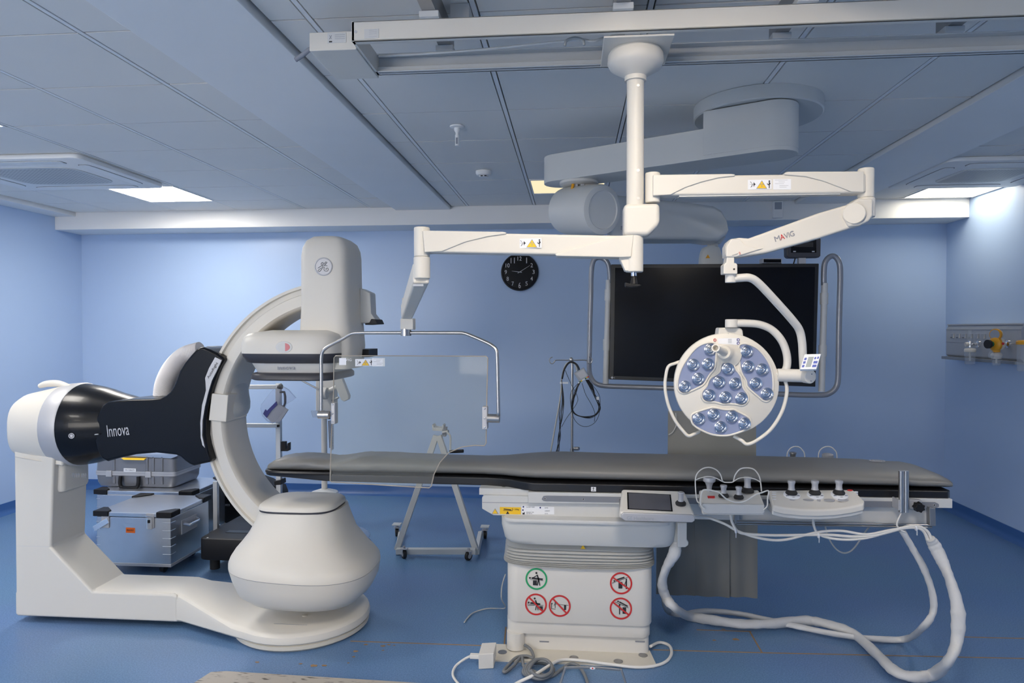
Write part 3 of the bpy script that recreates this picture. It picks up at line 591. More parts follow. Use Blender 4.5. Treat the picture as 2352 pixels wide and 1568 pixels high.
b = B(); b.tube([(x, y, .803) for x, y in [(-1.16, 3.206), (-1.3, 3.206), (-1.46, 3.215), (-1.505, 3.25), (-1.515, 3.33), (-1.505, 3.41), (-1.46, 3.445), (-1.16, 3.455)]], .010, n=8); b.build('head_rail', 'tray_black', t)
b = B(); b.box(-.43, 1.62, 3.13, 3.53, .735, .765) ; b.build('tabletop_carriage', 'rail_white', t)
st = B().pp([(1357.5, 1118), (1369, 1118.3), (1369, 1128.5), (1357.5, 1128.2)], 3.0965, .002).build('patient_sticker', 'label', t)
c0 = at(1363, 1123, 3.096); b = B(); b.ball(c0+Vector((0, 0, .006)), (.0022, .0008, .0022), 8, 6)
for q in ([(0, .004), (0, -.002)], [(-.005, .003), (.005, .003)], [(0, -.002), (-.004, -.008)], [(0, -.002), (.004, -.008)]): b.tube([c0+Vector((x, 0, z)) for x, z in q], .0009, n=6, sm=False)
b.build('pictogram', 'ink', st)
# pictogram discs on the pedestal
Yp = 3.1285
def disc(u, v, col, slash, figs):
    c = at(u, v, Yp); r = .0505; b = B(); n = 40
    b.skin([[(c.x+q*math.cos(2*PI*i/n), Yp-y, c.z+q*math.sin(2*PI*i/n)) for i in range(n)] for q, y in ((r, 0), (r, .0012), (r-.0075, .0012), (r-.0075, 0))], closed=True)
    if slash: 
        a = math.radians(slash); d = Vector((math.cos(a), 0, math.sin(a))); s_ = Vector((-d.z, 0, d.x))*.0034; o = Vector((c.x, Yp-.0016, c.z)); b.prism([o-d*r*.9-s_, o+d*r*.9-s_, o+d*r*.9+s_, o-d*r*.9+s_], (0, .0016, 0))
    e = b.build('safety_sign', col, t); f = B(); k = r/25.5
    P = lambda x, y: (c.x+x*k, Yp-.0008, c.z+y*k)
    for g_ in figs:
        if g_[0] == 'o': f.lathe([(g_[3]*k, 0), (g_[3]*k, .0009)], P(g_[1], g_[2]), (0, -1, 0), 14)
        elif g_[0] == 'r': f.prism([P(g_[1], g_[2]), P(g_[3], g_[2]), P(g_[3], g_[4]), P(g_[1], g_[4])], (0, .0008, 0))
        else:
            for p, q in zip(g_[2:], g_[3:]):
                p_, q_ = Vector(P(*p)), Vector(P(*q)); d = (q_-p_).normalized(); s_ = Vector((-d.z, 0, d.x))*g_[1]*k/2
                f.prism([p_-s_-d*g_[1]*k*.25, q_-s_+d*g_[1]*k*.25, q_+s_+d*g_[1]*k*.25, p_+s_-d*g_[1]*k*.25], (0, .0008, 0))
    f.build('pictogram', 'ink', e)
disc(1232, 1329, 'green', 0, [('o', 0, 14, 2.4), ('o', -15, 2, 2.2), ('l', 4, (-10, 1.5), (14, -.5)), ('l', 3, (2, 9), (5, 0)), ('l', 1.8, (1, 8), (-7, 3)), ('l', 2.4, (5, 0), (2, -15)), ('l', 2.2, (5, 0), (8, -15)), ('r', -8, -4, 1, -15), ('l', .5, (-15, -2), (16, -4))])
disc(1231, 1387.5, 'red', -45, [('o', -3, 14, 2.2), ('o', -17, 4, 2.2), ('l', 3.6, (-12, 3), (9, 1)), ('l', 3, (-1, 9), (2, 1)), ('l', .8, (-20, 0), (17, -2)), ('l', .8, (-19, -3.5), (-3, -2.5)), ('l', 2, (1, -2), (-1, -13)), ('l', 2, (3, -2), (5, -13)), ('r', 8, -4, 16, -13)])
disc(1285.5, 1391, 'red', -46, [('o', -18, 5, 1.6), ('l', 1.2, (-19, 5), (-19, -7)), ('l', .8, (-19, -7), (-10, -8)), ('o', -10.5, 8, 1.2), ('l', 1.4, (-10.5, 6), (-10.5, -5)), ('l', .9, (-10.5, 6), (-13.5, 0)), ('l', .7, (-9, 4), (20, 2)), ('r', 10, 2, 15, -9)])
disc(1426.5, 1339, 'red', -35, [('l', .9, (-20, 0), (15, 14)), ('l', 3, (-12, 7), (7, 14)), ('o', -15.5, 5, 1.9), ('r', -6, 3, 3, -12), ('o', 12, 9, 1.9), ('l', 3, (12, 6), (12, -12)), ('l', 1.4, (11, 5), (7, -6))])
disc(1426, 1397, 'red', -38, [('l', .9, (-13, 15), (17, 2)), ('l', 2.8, (-3, 15), (15, 6)), ('o', -6.5, 16.5, 1.9), ('o', -3, 8, 1.9), ('l', 2.4, (-3, 5), (-3, -13)), ('l', 1.2, (-3, 4), (1, -4)), ('r', 4, 3, 12, -12)])
# mattress: smooth loft along X, resting on the tabletop
b = B(); rings = []; N = 36
def mring(x, y0, y1, zt, e=3.2, wr=0):
    r = []; z0 = .8035; cy, ry = (y0+y1)/2, (y1-y0)/2; cz, rz = (z0+zt)/2, (zt-z0)/2
    for i in range(N):
        a = 2*PI*i/N; c, s_ = math.cos(a), math.sin(a)
        wob = wr*math.sin(31*x+4*a)*.5+wr*math.sin(67*x+9*a)*.35
        r.append((x, cy+(ry+wob)*math.copysign(abs(c)**(2/e), c), max(z0, cz+(rz+(wob if s_ > -.2 else 0))*math.copysign(abs(s_)**(2/2.4), s_))))
    return r
S = [(-1.507, 3.30, 3.36, .822, 0), (-1.50, 3.24, 3.42, .838, .001), (-1.47, 3.228, 3.435, .856, .003), (-1.42, 3.222, 3.44, .868, .003), (-1.35, 3.22, 3.44, .872, .002), (-1.28, 3.22, 3.44, .870, .003), (-1.19, 3.22, 3.44, .862, .003), (-1.15, 3.205, 3.45, .862, .003), (-1.10, 3.203, 3.455, .869, .004), (-1.03, 3.203, 3.455, .882, .004), (-.95, 3.205, 3.455, .881, .003), (-.8, 3.207, 3.455, .877, .001), (-.6, 3.207, 3.455, .871, 0), (-.42, 3.205, 3.455, .869, 0), (-.32, 3.18, 3.48, .871, 0), (-.24, 3.14, 3.52, .875, .001), (-.16, 3.115, 3.545, .880, .001), (-.05, 3.108, 3.552, .884, 0), (.2, 3.108, 3.552, .880, 0), (.5, 3.108, 3.552, .878, .001), (.9, 3.108, 3.552, .876, 0), (1.25, 3.108, 3.552, .872, 0), (1.42, 3.107, 3.552, .868, 0), (1.52, 3.105, 3.55, .860, 0), (1.6, 3.105, 3.55, .858, .001), (1.638, 3.108, 3.545, .852, .001), (1.652, 3.12, 3.535, .845, 0), (1.658, 3.14, 3.5, .836, 0)]
xs_ = []
for i in range(len(S)-1):
    k = max(1, int((S[i+1][0]-S[i][0])/.02))
    for j in range(k):
        f = j/k; q = [S[i][m_]+(S[i+1][m_]-S[i][m_])*f for m_ in range(5)]; rings.append(mring(q[0], q[1], q[2], q[3], 3.6, q[4]))
rings.append(mring(*S[-1][:4], 3.6)); b.skin(rings)
mt = b.build('mattress', 'vinyl', None, ang=80, loc=(.07, 3.33, .8035)); tag(mt, 'long dark grey vinyl mattress lying on the black tabletop', 'mattress')
p = atz(2015, 1059, .868); b = B(); E = lambda q: [(p.x+.036*q*math.cos(2*PI*i/32), p.y+.024*q*math.sin(2*PI*i/32), 0) for i in range(32)]
def zon(x, y): return .8715-.04*max(0, (x-1.40))**1*.6
b.skin([[(x, y, zon(x, y)+h) for x, y, _ in E(q)] for q, h in ((1, 0), (1, .002), (.9, .002), (.9, 0))], closed=True)
for q in (-.014, 0, .014): b.box(p.x+q-.004, p.x+q+.004, p.y-.012, p.y+.012, zon(p.x+q, 0)-.001, zon(p.x+q, 0)+.002)
b.build('printed_logo', 'silver', mt)
# ------------------------------------------------------------------ tableside devices
def knob(par, p, s_=1., stick=False, rub=.020, h=.03):
    k = B().lathe([(rub*s_*.9, 0), (rub*s_, .006*s_), (rub*s_*.8, .013*s_), (.010*s_, .018*s_)], p).build('joystick', 'rubber', par)
    B().lathe([(.0125*s_, .016*s_), (.0102*s_, .022*s_), (.0102*s_, .034*s_), (.0130*s_, .042*s_), (.0122*s_, .047*s_)], p).build('joystick_cap', 'silver', k)
    return k
# touchscreen console: tilted slab
tc = thing('tableside_touchscreen', 'white console with dark touch screen clamped to the table rail, left of the joystick boxes', 'control panel', (.25, 2.98, .70))
bl, br, fl, fr = at(1428, 1122, 3.06), at(1572, 1126, 3.06), at(1422, 1176, 2.90), at(1597, 1182, 2.90)
N_ = (br-bl).cross(bl-fl).normalized()
if N_.z < 0: N_ = -N_
B().prism([fl, fr, br, bl], -N_*.035).build('housing', 'white', tc, bev=.011, seg=4)
q = lambda s_, t_, h=.0: fl.lerp(fr, s_).lerp(bl.lerp(br, s_), t_)+N_*h
sc = B().prism([q(.11, .13, .0012), q(.715, .10, .0012), q(.76, .80, .0012), q(.09, .84, .0012)], -N_*.004).build('screen', 'screen', tc)
B().prism([q(.13, .15, .0022), q(.70, .13, .0022), q(.74, .78, .0022), q(.11, .81, .0022)], -N_*.0005).build('protective_film', 'film', sc)
kp = q(.86, .42); kk = B().lathe([(.022, -.003), (.0225, .006), (.017, .012), (.012, .014)], kp, (0, -.12, 1)).build('dial', 'rubber', tc); B().lathe([(.013, .012), (.011, .02), (.011, .042), (.0135, .050), (.012, .053)], kp, (0, -.12, 1)).build('dial_cap', 'silver', kk)
fo = B().pp([(1432, 1177), (1590, 1182), (1596, 1188), (1596, 1196), (1590, 1200), (1436, 1196), (1428, 1190), (1427, 1182)], 2.895, .03).build('front_bar', 'silver', tc, bev=.004)
textpx('lettering', 'GE Healthcare', 1440, 1502, 1186, 1194, 2.8945, 'panel_grey', fo, dv=1.5)
B().box(.21, .25, 3.0, 3.082, .70, .74).build('clamp', 'dull_steel', tc)
# joystick box with guards
jb = thing('joystick_console', 'white joystick box with white wire guards clamped to the rail between touch screen and keypad', 'control console', (.62, 3.0, .70))
bl, br, fl, fr = at(1605, 1124, 3.06), at(1743, 1124, 3.06), at(1612, 1159, 2.95), at(1757, 1160, 2.95); N_ = (br-bl).cross(bl-fl).normalized(); N_ = N_ if N_.z > 0 else -N_
B().prism([fl, fr, br, bl], (0, 0, -.045)).build('housing', 'white', jb, bev=.008)
B().pp([(1614, 1157), (1756, 1159), (1758, 1176), (1752, 1181), (1622, 1180), (1612, 1172)], 2.946, .09).build('front_cover', 'rail_white', jb, bev=.005)
q = lambda s_, t_, h=.0: fl.lerp(fr, s_).lerp(bl.lerp(br, s_), t_)+N_*h
knob(jb, q(.38, .50), 1.12); knob(jb, q(.62, .42), 1.08)
k = B().lathe([(.027, 0), (.027, .008), (.019, .017), (.016, .022)], q(.80, .86, -.002)).build('tall_joystick', 'rubber', jb); B().lathe([(.017, .02), (.0135, .028), (.0135, .052), (.017, .062), (.0165, .066)], q(.80, .86, -.002)).build('joystick_cap', 'silver', k)
B().lathe([(.011, 0), (.010, .006), (.012, .022), (.018, .038), (.026, .044), (.027, .058), (.025, .062)], q(.17, .92, -.002)).build('mushroom_knob', 'silver', jb)
B().prism([q(.12, .42, .002), q(.23, .42, .002), q(.24, .56, .002), q(.12, .56, .002)], -N_*.003).build('red_button', 'red', jb)
b = B(); W = .0028
Yg_ = 3.03
b.tube([at(u, v, y) for u, v, y in ((1611, 1155, 2.96), (1601, 1149, 3.0), (1597, 1110, Yg_), (1600, 1090, Yg_), (1612, 1077, Yg_), (1628, 1073, Yg_), (1644, 1078, Yg_), (1655, 1090, Yg_), (1659, 1104, Yg_))], W, n=8)
b.tube([at(u, v, Yg_) for u, v in ((1659, 1104), (1663, 1107), (1672, 1107.5), (1682, 1107), (1685, 1104))], W, n=8)
b.tube([at(u, v, Yg_) for u, v in ((1685, 1104), (1689, 1090), (1700, 1077), (1716, 1074), (1732, 1078), (1743, 1092), (1747, 1108), (1749, 1128))], W, n=8)
b.tube([at(u, v, Yg_-.01) for u, v in ((1598, 1102), (1610, 1097), (1628, 1094), (1645, 1098), (1660, 1106))], W*.8, n=8)
b.tube([at(u, v, Yg_-.01) for u, v in ((1684, 1106), (1698, 1098), (1716, 1096), (1734, 1100), (1747, 1107))], W*.8, n=8)
b.tube([at(u, v, 2.93) for u, v in ((1618, 1169), (1609, 1158), (1611, 1135), (1616, 1125), (1635, 1126), (1652, 1131), (1668, 1145), (1690, 1153), (1712, 1150), (1735, 1136), (1750, 1131), (1765, 1127), (1763, 1145), (1762, 1162), (1753, 1171))], W*1.1, n=8)
b.build('wire_guard', 'cable_white', jb)
B().box(.60, .64, 3.02, 3.082, .70, .75).build('clamp', 'dull_steel', jb)
# keypad console
kb = thing('keypad_console', 'wide white control console with three silver joysticks clamped to the rail', 'control console', (.98, 3.0, .70))
bl, br = at(1764, 1125, 3.06), at(1960, 1124, 3.06)
fr_px = [(1775, 1160), (1800, 1166), (1840, 1170), (1880, 1171), (1920, 1169), (1955, 1164), (1985, 1157)]
frp = [at(u, v, 2.93) for u, v in fr_px]
top = frp+[at(1985, 1148, 2.95), br, bl, at(1768, 1138, 3.0)]
B().prism(top, (0, 0, -.03)).build('housing', 'white', kb, bev=.008, seg=4, ang=50)
low = [Vector((p.x, p.y+.008, p.z-.018)) for p in frp]
B().prism(low+[Vector((frp[-1].x-.01, 3.04, low[-1].z)), Vector((frp[0].x+.01, 3.04, low[0].z))], (0, 0, -.026)).build('front_cover', 'rail_white', kb, bev=.006, ang=50)
A_, B_, C_, D_ = at(1768, 1163, 2.93), at(1985, 1163, 2.93), at(1960, 1124, 3.06), at(1764, 1125, 3.06)
q = lambda u, v: A_.lerp(B_, (u-1768)/217).lerp(D_.lerp(C_, (u-1764)/196), (1163-v)/38.5)
nk = (B_-A_).cross(D_-A_).normalized()
for u in (1818, 1872, 1927):
    p = q(u, 1137); B().lathe([(.034, -.004), (.034, .004), (.030, .007)], p+Vector((0, -.006, -.001)), nk).build('joystick_plate', 'label', kb); knob(kb, p+nk*.004, 1.25)
    for a in (-150, -90, -30): B().box(p.x+.026*math.cos(math.radians(a))-.005, p.x+.026*math.cos(math.radians(a))+.005, p.y-.010+.020*math.sin(math.radians(a))-.003, p.y-.010+.020*math.sin(math.radians(a))+.003, p.z-.006, p.z+.0095+.010*math.sin(math.radians(a))).build('symbol', 'inkgrey', kb)
def pad(u, v, rx, ry, m='silver', nm='push_button'):
    p = q(u, v)+nk*.001; b = B(); b.prism([p+Vector((rx*math.cos(2*PI*i/20), 0, 0))+(D_-A_).normalized()*ry*math.sin(2*PI*i/20)+nk*.002 for i in range(20)], -nk*.005); b.build(nm, m, kb)
for u in (1826, 1857, 1905, 1937): pad(u, 1149, .0225, .009)
pad(1881, 1149, .008, .008)
for v in (1131, 1136, 1142, 1148): pad(1778, v, .010, .004, 'label'); pad(1966, v, .009, .004, 'label')
pad(1952, 1127, .012, .006, 'red')
B().box(.95, .99, 3.03, 3.082, .70, .74).build('clamp', 'dull_steel', kb)
# steel tube holder with star knob
th = thing('steel_tube_holder', 'upright pair of steel tubes with black star knob at the right rail end', 'accessory holder', at(2076, 1178, 3.04))
for u, w_ in ((2070, 1), (2081, 1)): B().cyl(at(u, 1176, 3.03), at(u, 1081, 3.03), .011).build('tube', 'steel', th)
B().pp([(2064, 1148), (2068, 1148), (2068, 1172), (2064, 1172)], 3.02, .06).pp([(2084, 1147), (2118, 1149), (2118, 1170), (2084, 1168)], 3.055, .028).build('clamp_block', 'silver', th, bev=.002)
c0 = at(2106, 1162, 3.045); B().prism([(c0.x+(.023 if i % 2 else .017)*math.cos(PI*i/7), c0.y-.03, c0.z+(.023 if i % 2 else .017)*math.sin(PI*i/7)) for i in range(14)], (0, .03, 0)).build('star_knob', 'black', th, bev=.003)
# far side consoles peeking over the mattress
for nm, us, hx, lab in (('far_side_console', (1808, 1848), 1821, 'far side console showing a wire loop and small dark knob above the mattress'), ('far_side_guard', (1880, 1922), 1901, 'far side console showing a wire loop and grey mushroom knob above the mattress')):
    Yq = 3.66; a = at(us[0], 1043, Yq); c = at(us[1], 1043, Yq); h = thing('joystick_console', lab, 'control console', ((a.x+c.x)/2, Yq, .72), 'consoles clamped on the far side of the table')
    B().rbox(a.x-.03, c.x+.03, Yq-.06, Yq+.05, .72, .79, .01, e=.006).build('housing', 'white', h)
    m_ = (us[0]+us[1])/2; b = B().tube([(a.x, Yq, .79), a, at(us[0]+5, 1032, Yq), at(m_-6, 1026, Yq), at(m_+6, 1026, Yq), at(us[1]-6, 1032, Yq), c, (c.x, Yq, .79)], .0028, n=8); b.build('wire_guard', 'cable_white', h)
    k0 = at(hx, 1045, Yq+.02)
    if us[0] < 1850: B().lathe([(.014, -.10), (.014, 0), (.018, .012), (.017, .015)], k0).build('joystick', 'dull_steel', h)
    else: B().lathe([(.010, -.10), (.016, -.03), (.028, -.012), (.028, .004), (.02, .009)], k0).build('mushroom_knob', 'silver', h)
    B().box(a.x, a.x+.03, 3.57, Yq-.04, .74, .77).build('clamp', 'dull_steel', h)
# ------------------------------------------------------------------ cables
def cable(name, label, pts, r, m, n=10, cat='cable', grp=None, sm=True, k=6):
    b = B().tube(pts, r, n=n, k=k, sm=sm); o = b.build(name, m, None, ang=180); tag(o, label, cat, grp); return o
A = lambda u, v, Y=3.02: at(u, v, Y)
G = lambda u, v, z=.02: atz(u, v, z)
cable('console_cable', 'white cable from the touch screen looping lowest below the steel rail', [A(1590, 1184, 2.95), A(1625, 1188), A(1665, 1203), A(1690, 1217), A(1730, 1232), A(1775, 1240), A(1810, 1238), A(1850, 1228), A(1890, 1220), A(1935, 1219), A(1990, 1227), A(2040, 1218), A(2080, 1212), A(2110, 1213), A(2125, 1225), A(2133, 1245)], .0058, 'cable_white')
cable('console_cable', 'white cable from the joystick box running along below the rail', [A(1678, 1180, 2.99), A(1682, 1200), A(1695, 1220), A(1720, 1226), A(1780, 1229), A(1860, 1228), A(1905, 1228), A(1960, 1232), A(2010, 1229), A(2050, 1218), A(2085, 1209), A(2112, 1209), A(2132, 1222), A(2140, 1245)], .0062, 'cable_white')
cable('console_cable', 'white cable hanging from the wide keypad console', [A(1868, 1188, 2.99), A(1869, 1205), A(1878, 1224), A(1900, 1234), A(1940, 1239), A(1985, 1236), A(2030, 1225), A(2070, 1214), A(2100, 1208), A(2120, 1218), A(2130, 1240)], .0055, 'cable_white')
cable('holder_cable', 'thin white cable dropping from the steel tube holder', [A(2070, 1178, 3.03), A(2064, 1190), A(2060, 1204), A(2066, 1215), A(2080, 1222)], .0035, 'cable_white')
for u, v in ((1689, 1218), (1879, 1229), (2103, 1212)):
    p = A(u, v, 3.02); o = B().lathe([(.0115, -.003), (.013, 0), (.0115, .003)], p, (1, 0, .2), 14).box(p.x-.001, p.x+.001, p.y-.014, p.y-.010, p.z-.028, p.z-.008).build('cable_tie', 'label'); tag(o, {1689: 'white cable tie below the joystick box', 1879: 'white cable tie below the wide keypad console', 2103: 'white cable tie by the right end of the steel rail'}[u], 'cable tie')
cable('grey_cable_loop', 'thin beige cable hanging in a loop under the table behind the rail', [A(1893, 1197, 3.3), A(1900, 1225, 3.3), A(1912, 1250, 3.3), A(1928, 1266, 3.3), A(1945, 1269, 3.3), A(1962, 1258, 3.3), A(1985, 1225, 3.3), A(2003, 1200, 3.3)], .004, 'bellows')
def slv(pts, r0, label, amp=.05):
    P = catmull(pts, 10); N = len(P)
    b = B(); u = None; rings = []
    for i in range(N):
        d = (P[min(N-1, i+1)]-P[max(0, i-1)]).normalized()
        if u is None: u, w = b.frame(d)
        else: u = (u-d*u.dot(d)).normalized(); w = d.cross(u)
        r = r0*(1+amp*math.sin(i*.9+math.sin(i*.37)*2)+amp*.7*random.uniform(-1, 1)); fl_ = 1+.18*math.sin(i*.21)
        rings.append([P[i]+u*math.cos(2*PI*j/16)*r*fl_*(1+amp*.5*math.sin(3*j+i))+w*math.sin(2*PI*j/16)*r/fl_ for j in range(16)])
    o = b.skin(rings).build('sleeved_cable_bundle', 'sleeve', None, ang=65); tag(o, label, 'cable')
slv([A(1553, 1248, 3.12), A(1548, 1272, 3.10), A(1530, 1305, 3.15), A(1521, 1340, 3.2), A(1530, 1372, 3.25), A(1548, 1393, 3.22), G(1580, 1414, .035), G(1640, 1424, .035), G(1700, 1432, .035), G(1770, 1432, .035), G(1850, 1425, .035), G(1905, 1434, .04), G(1960, 1455, .035), G(2010, 1498, .035), G(2055, 1540, .035), G(2100, 1554, .035), G(2145, 1548, .05), A(2180, 1515, 2.86), A(2198, 1470, 2.88), A(2200, 1400, 2.9), A(2185, 1340, 2.95), A(2165, 1290, 3.0), A(2146, 1252, 3.02), A(2136, 1236, 3.02)], .0225, 'thick white sleeved cable bundle on the floor sweeping up to the right table end')
slv([A(1527, 1350, 3.45), A(1526, 1385, 3.45), G(1537, 1405, .03), G(1565, 1411, .03), G(1620, 1403, .03), G(1690, 1408, .03), G(1750, 1420, .03), G(1840, 1440, .03), G(1920, 1456, .03), G(2000, 1466, .03), G(2080, 1467, .03), A(2120, 1440, 3.05), A(2143, 1405, 3.05), A(2141, 1360, 3.05), A(2122, 1305, 3.05), A(2098, 1262, 3.05), A(2078, 1228, 3.04), A(2070, 1215, 3.04)], .0135, 'thinner white sleeved cable on the floor, inside the loop of the thick one', .045)
for k in range(4): cable('clear_sleeved_wire', 'thin grey wires leaving the table head into the thick white sleeve', [A(1546+k*4, 1225, 3.14), A(1548+k*3.4, 1240, 3.12), A(1545+k*2.6, 1262, 3.11), A(1541+k*2.6, 1280, 3.11)], .004, 'silver', grp='grey wires at the head of the table')
cable('floor_cable', 'white cable curving from the pedestal past the step frame to the bottom edge', [G(1494, 1484, .03), G(1515, 1475, .01), G(1538, 1483, .008), G(1541, 1505, .008), G(1520, 1524, .008), G(1470, 1532, .008), G(1400, 1525, .012), G(1340, 1517, .020), G(1290, 1515, .020), G(1262, 1528, .035), G(1230, 1548, .035), G(1190, 1567, .01), G(1150, 1590, .008)], .0068, 'cable_white')
cable('floor_cable', 'thin beige cable lying on the floor left of the pedestal', [A(1161, 1318, 3.4), A(1153, 1345, 3.4), A(1152, 1375, 3.4), G(1160, 1396, .01), G(1120, 1397, .006), G(1085, 1408, .006), G(1066, 1429, .006)], .0032, 'bellows')
pts = [G(1204, 1480, .04), G(1220, 1492, .02), G(1225, 1510, .015), G(1210, 1506, .015), G(1185, 1510, .012), G(1158, 1538, .012), G(1162, 1542, .012), G(1180, 1528, .012), G(1198, 1508, .02)]
for k in range(5):
    a0 = 0
    for j in range(8):
        a = PI*.85-j*PI/4; pts.append(G(1236+(36-k*3)*math.cos(a)+k*2, 1536-(18+(k % 3)*3)*math.sin(a)*.95-(k-2)*1.5, .012+.007*k))
pts += [G(1262, 1553, .014), G(1290, 1536, .014), G(1310, 1524, .014), G(1330, 1530, .014), G(1345, 1555, .012), G(1352, 1580, .012)]
cable('grey_cable_coil', 'dark grey cable coiled on the floor in front of the pedestal', pts, .0068, 'cable_grey', k=5)
# small white box
bx = thing('power_adapter', 'small white box on the floor left of the pedestal with a white cable plugged in', 'adapter box', atz(1117, 1537, 0))
p0, p1 = atz(1099, 1537, 0), atz(1134, 1535, 0); B().obox(p0, p1-p0, (0, .11, 0), (0, 0, .068)).build('housing', 'white', bx, bev=.004)
o = atz(1085, 1508, .03); pl_ = p0+Vector((0, .05, .035)); B().box(pl_.x-.045, pl_.x, pl_.y-.012, pl_.y+.012, pl_.z-.009, pl_.z+.009).build('plug', 'cable_white', bx, bev=.003)
o2 = B().tube([pl_+Vector((-.04, 0, 0)), pl_+Vector((-.07, -.015, -.01)), G(1046, 1530, .012), G(1040, 1550, .008), G(1055, 1572, .008), G(1080, 1590, .008)], .0055, n=10).build('cable', 'cable_white', bx, ang=180)
# step stool hoop
ss = thing('step_frame', 'grey metal hoop frame of a footstool at the bottom edge of the picture', 'footstool', (.06, 2.55, 0))
def strap(b, P, w, th_):
    for p, q_ in zip(P, P[1:]):
        p, q_ = Vector(p), Vector(q_); b.prism([p, q_, q_+Vector((0, 0, -w)), p+Vector((0, 0, -w))], (0, th_, 0))
Zs = .17; l0, r0 = at(1297, 1531, 2.62), at(1424, 1537, 2.62)
b = B().pp([(1296, 1531), (1330, 1530.5), (1375, 1531.5), (1424, 1536), (1424, 1541), (1375, 1537), (1330, 1536), (1296, 1537)], 2.62, .006)
b.prism([l0+Vector((0, 0, 0)), l0+Vector((.008, 0, 0)), (l0.x-.055, 2.60, 0), (l0.x-.063, 2.60, 0)], (0, .014, 0)); b.prism([r0, r0+Vector((.008, 0, 0)), (r0.x+.075, 2.60, 0), (r0.x+.067, 2.60, 0)], (0, .014, 0)); b.build('hoop', 'dull_steel', ss, bev=.0015)
p = at(1361, 1534, 2.619); B().lathe([(.0065, 0), (.0065, .001)], p, (0, -1, 0), 18, sc=(1.6, .75)).build('sticker', 'label', ss); B().lathe([(.003, 0), (.003, .0015)], p, (0, -1, 0), 14).build('sticker_print', 'red', ss)
# streaked mat
m0 = [atz(484, 1542, .012), atz(520, 1540, .012), atz(980, 1568, .012), atz(1150, 1582, .012), atz(1100, 1800, .012), atz(250, 1800, .012), atz(445, 1567, .012)]
o = B().prism(m0, (0, 0, -.011)).build('floor_mat', 'streaked', None, bev=.003); tag(o, 'beige mat with dark streaks lying on the floor at the bottom edge', 'mat')
# ================================================================== OVERHEAD TRACK
zt0, zt1 = 2.385, 2.445
tr_ = thing('overhead_track', 'long cream double ceiling track crossing above the table', 'ceiling rail', (.8, 2.2, ZC))
xa, xb = at(812, 75, 2.08).x, 3.05
tr = B().box(xa, xb, 2.06, 2.068, zt0, zt1).box(xa, xb, 2.06, 2.10, zt1-.004, zt1).box(xa, xb, 2.06, 2.085, zt0, zt0+.004); tr.build('front_rail', 'cream', tr_, bev=.0015)
B().box(xa, xb, 2.335, 2.343, zt0, zt1).box(xa, xb, 2.305, 2.343, zt1-.004, zt1).box(xa, xb, 2.31, 2.343, zt0, zt0+.004).box(xa, xb, 2.318, 2.325, zt0, zt0+.02).build('rear_rail', 'rail_white', tr_, bev=.0015)
B().box(xa, xa+.008, 2.06, 2.343, zt0, zt1).build('end_plate', 'cream', tr_)
e0 = at(713, 92, 2.12).x; B().box(e0, xa-.001, 2.11, 2.36, zt0-.004, zt1-.006).build('terminal_box', 'cream', tr_, bev=.003)
a = at(775, 88, 2.109); s_ = B().box(a.x-.032, a.x+.028, 2.1085, 2.111, a.z-.014, a.z+.018).build('sticker', 'rail_white', tr_)
for dz in (.010, .004, -.002): B().box(a.x-.008, a.x+.024, 2.1078, 2.1086, a.z+dz, a.z+dz+.0012).build('print', 'panel_grey', s_)
B().box(a.x-.027, a.x-.017, 2.1078, 2.1086, a.z-.012, a.z-.008).build('print', 'ink', s_)
text('print', 'X', (a.x-.022, 2.1084, a.z+.004), (1, 0, 0), (0, 0, 1), .009, .012, 'inkgrey', s_)
a = at(855, 77, 2.059); s_ = B().box(a.x-.025, a.x+.02, 2.0585, 2.061, a.z-.014, a.z+.014).build('sticker', 'rail_white', tr_)
for dz in (.010, .004, -.002, -.010): B().box(a.x-.010, a.x+.014, 2.0578, 2.0586, a.z+dz, a.z+dz+.001).build('print', 'silver', s_)
B().lathe([(.0045, 0), (.0045, .001)], at(817, 73, 2.0599), (0, -1, 0), 14).build('screw', 'silver', tr_)
B().tube([(e0-.0, 2.2, 2.42), (e0-.03, 2.2, 2.425), (e0-.06, 2.21, 2.412), (e0-.09, 2.22, 2.40)], .008).build('cable_gland', 'inkgrey', tr_)
for u in (990, 1430, 1848, 2290):
    x = at(u, 30, 2.08).x
    B().box(x-.021, x+.021, YF+.2, 2.37, zt1+.018, ZC-.0005).build('cross_channel', 'dull_steel', tr_)
    for ya, yb_ in ((2.045, 2.11), (2.295, 2.36)): B().box(x-.03, x+.03, ya, yb_, zt1-.001, zt1+.018).build('hanger', 'rail_white', tr_, bev=.002)
for x in (-.36, .98, 1.9): B().lathe([(.014, 0), (.018, .012), (.018, .016)], (x, 2.2, 2.47)).build('roller', 'inkgrey', tr_); B().box(x-.03, x+.03, 2.17, 2.23, 2.486, ZC-.0005).build('roller_mount', 'rail_white', tr_)
P = [(xa+.02, 2.29, 2.43), (xa+.3, 2.25, 2.42), (-.1, 2.2, 2.415), (.02, 2.17, 2.41), (.06, 2.16, 2.40), (.10, 2.165, 2.412)]
B().tube(P, .004).build('supply_cable', 'cable_white', tr_)
B().tube([(-.025, 2.15, 2.384), (-.02, 2.15, 2.40), (0.005, 2.15, 2.408), (.03, 2.15, 2.40), (.035, 2.15, 2.384)], .0045).build('cable_hook', 'bellows', tr_)
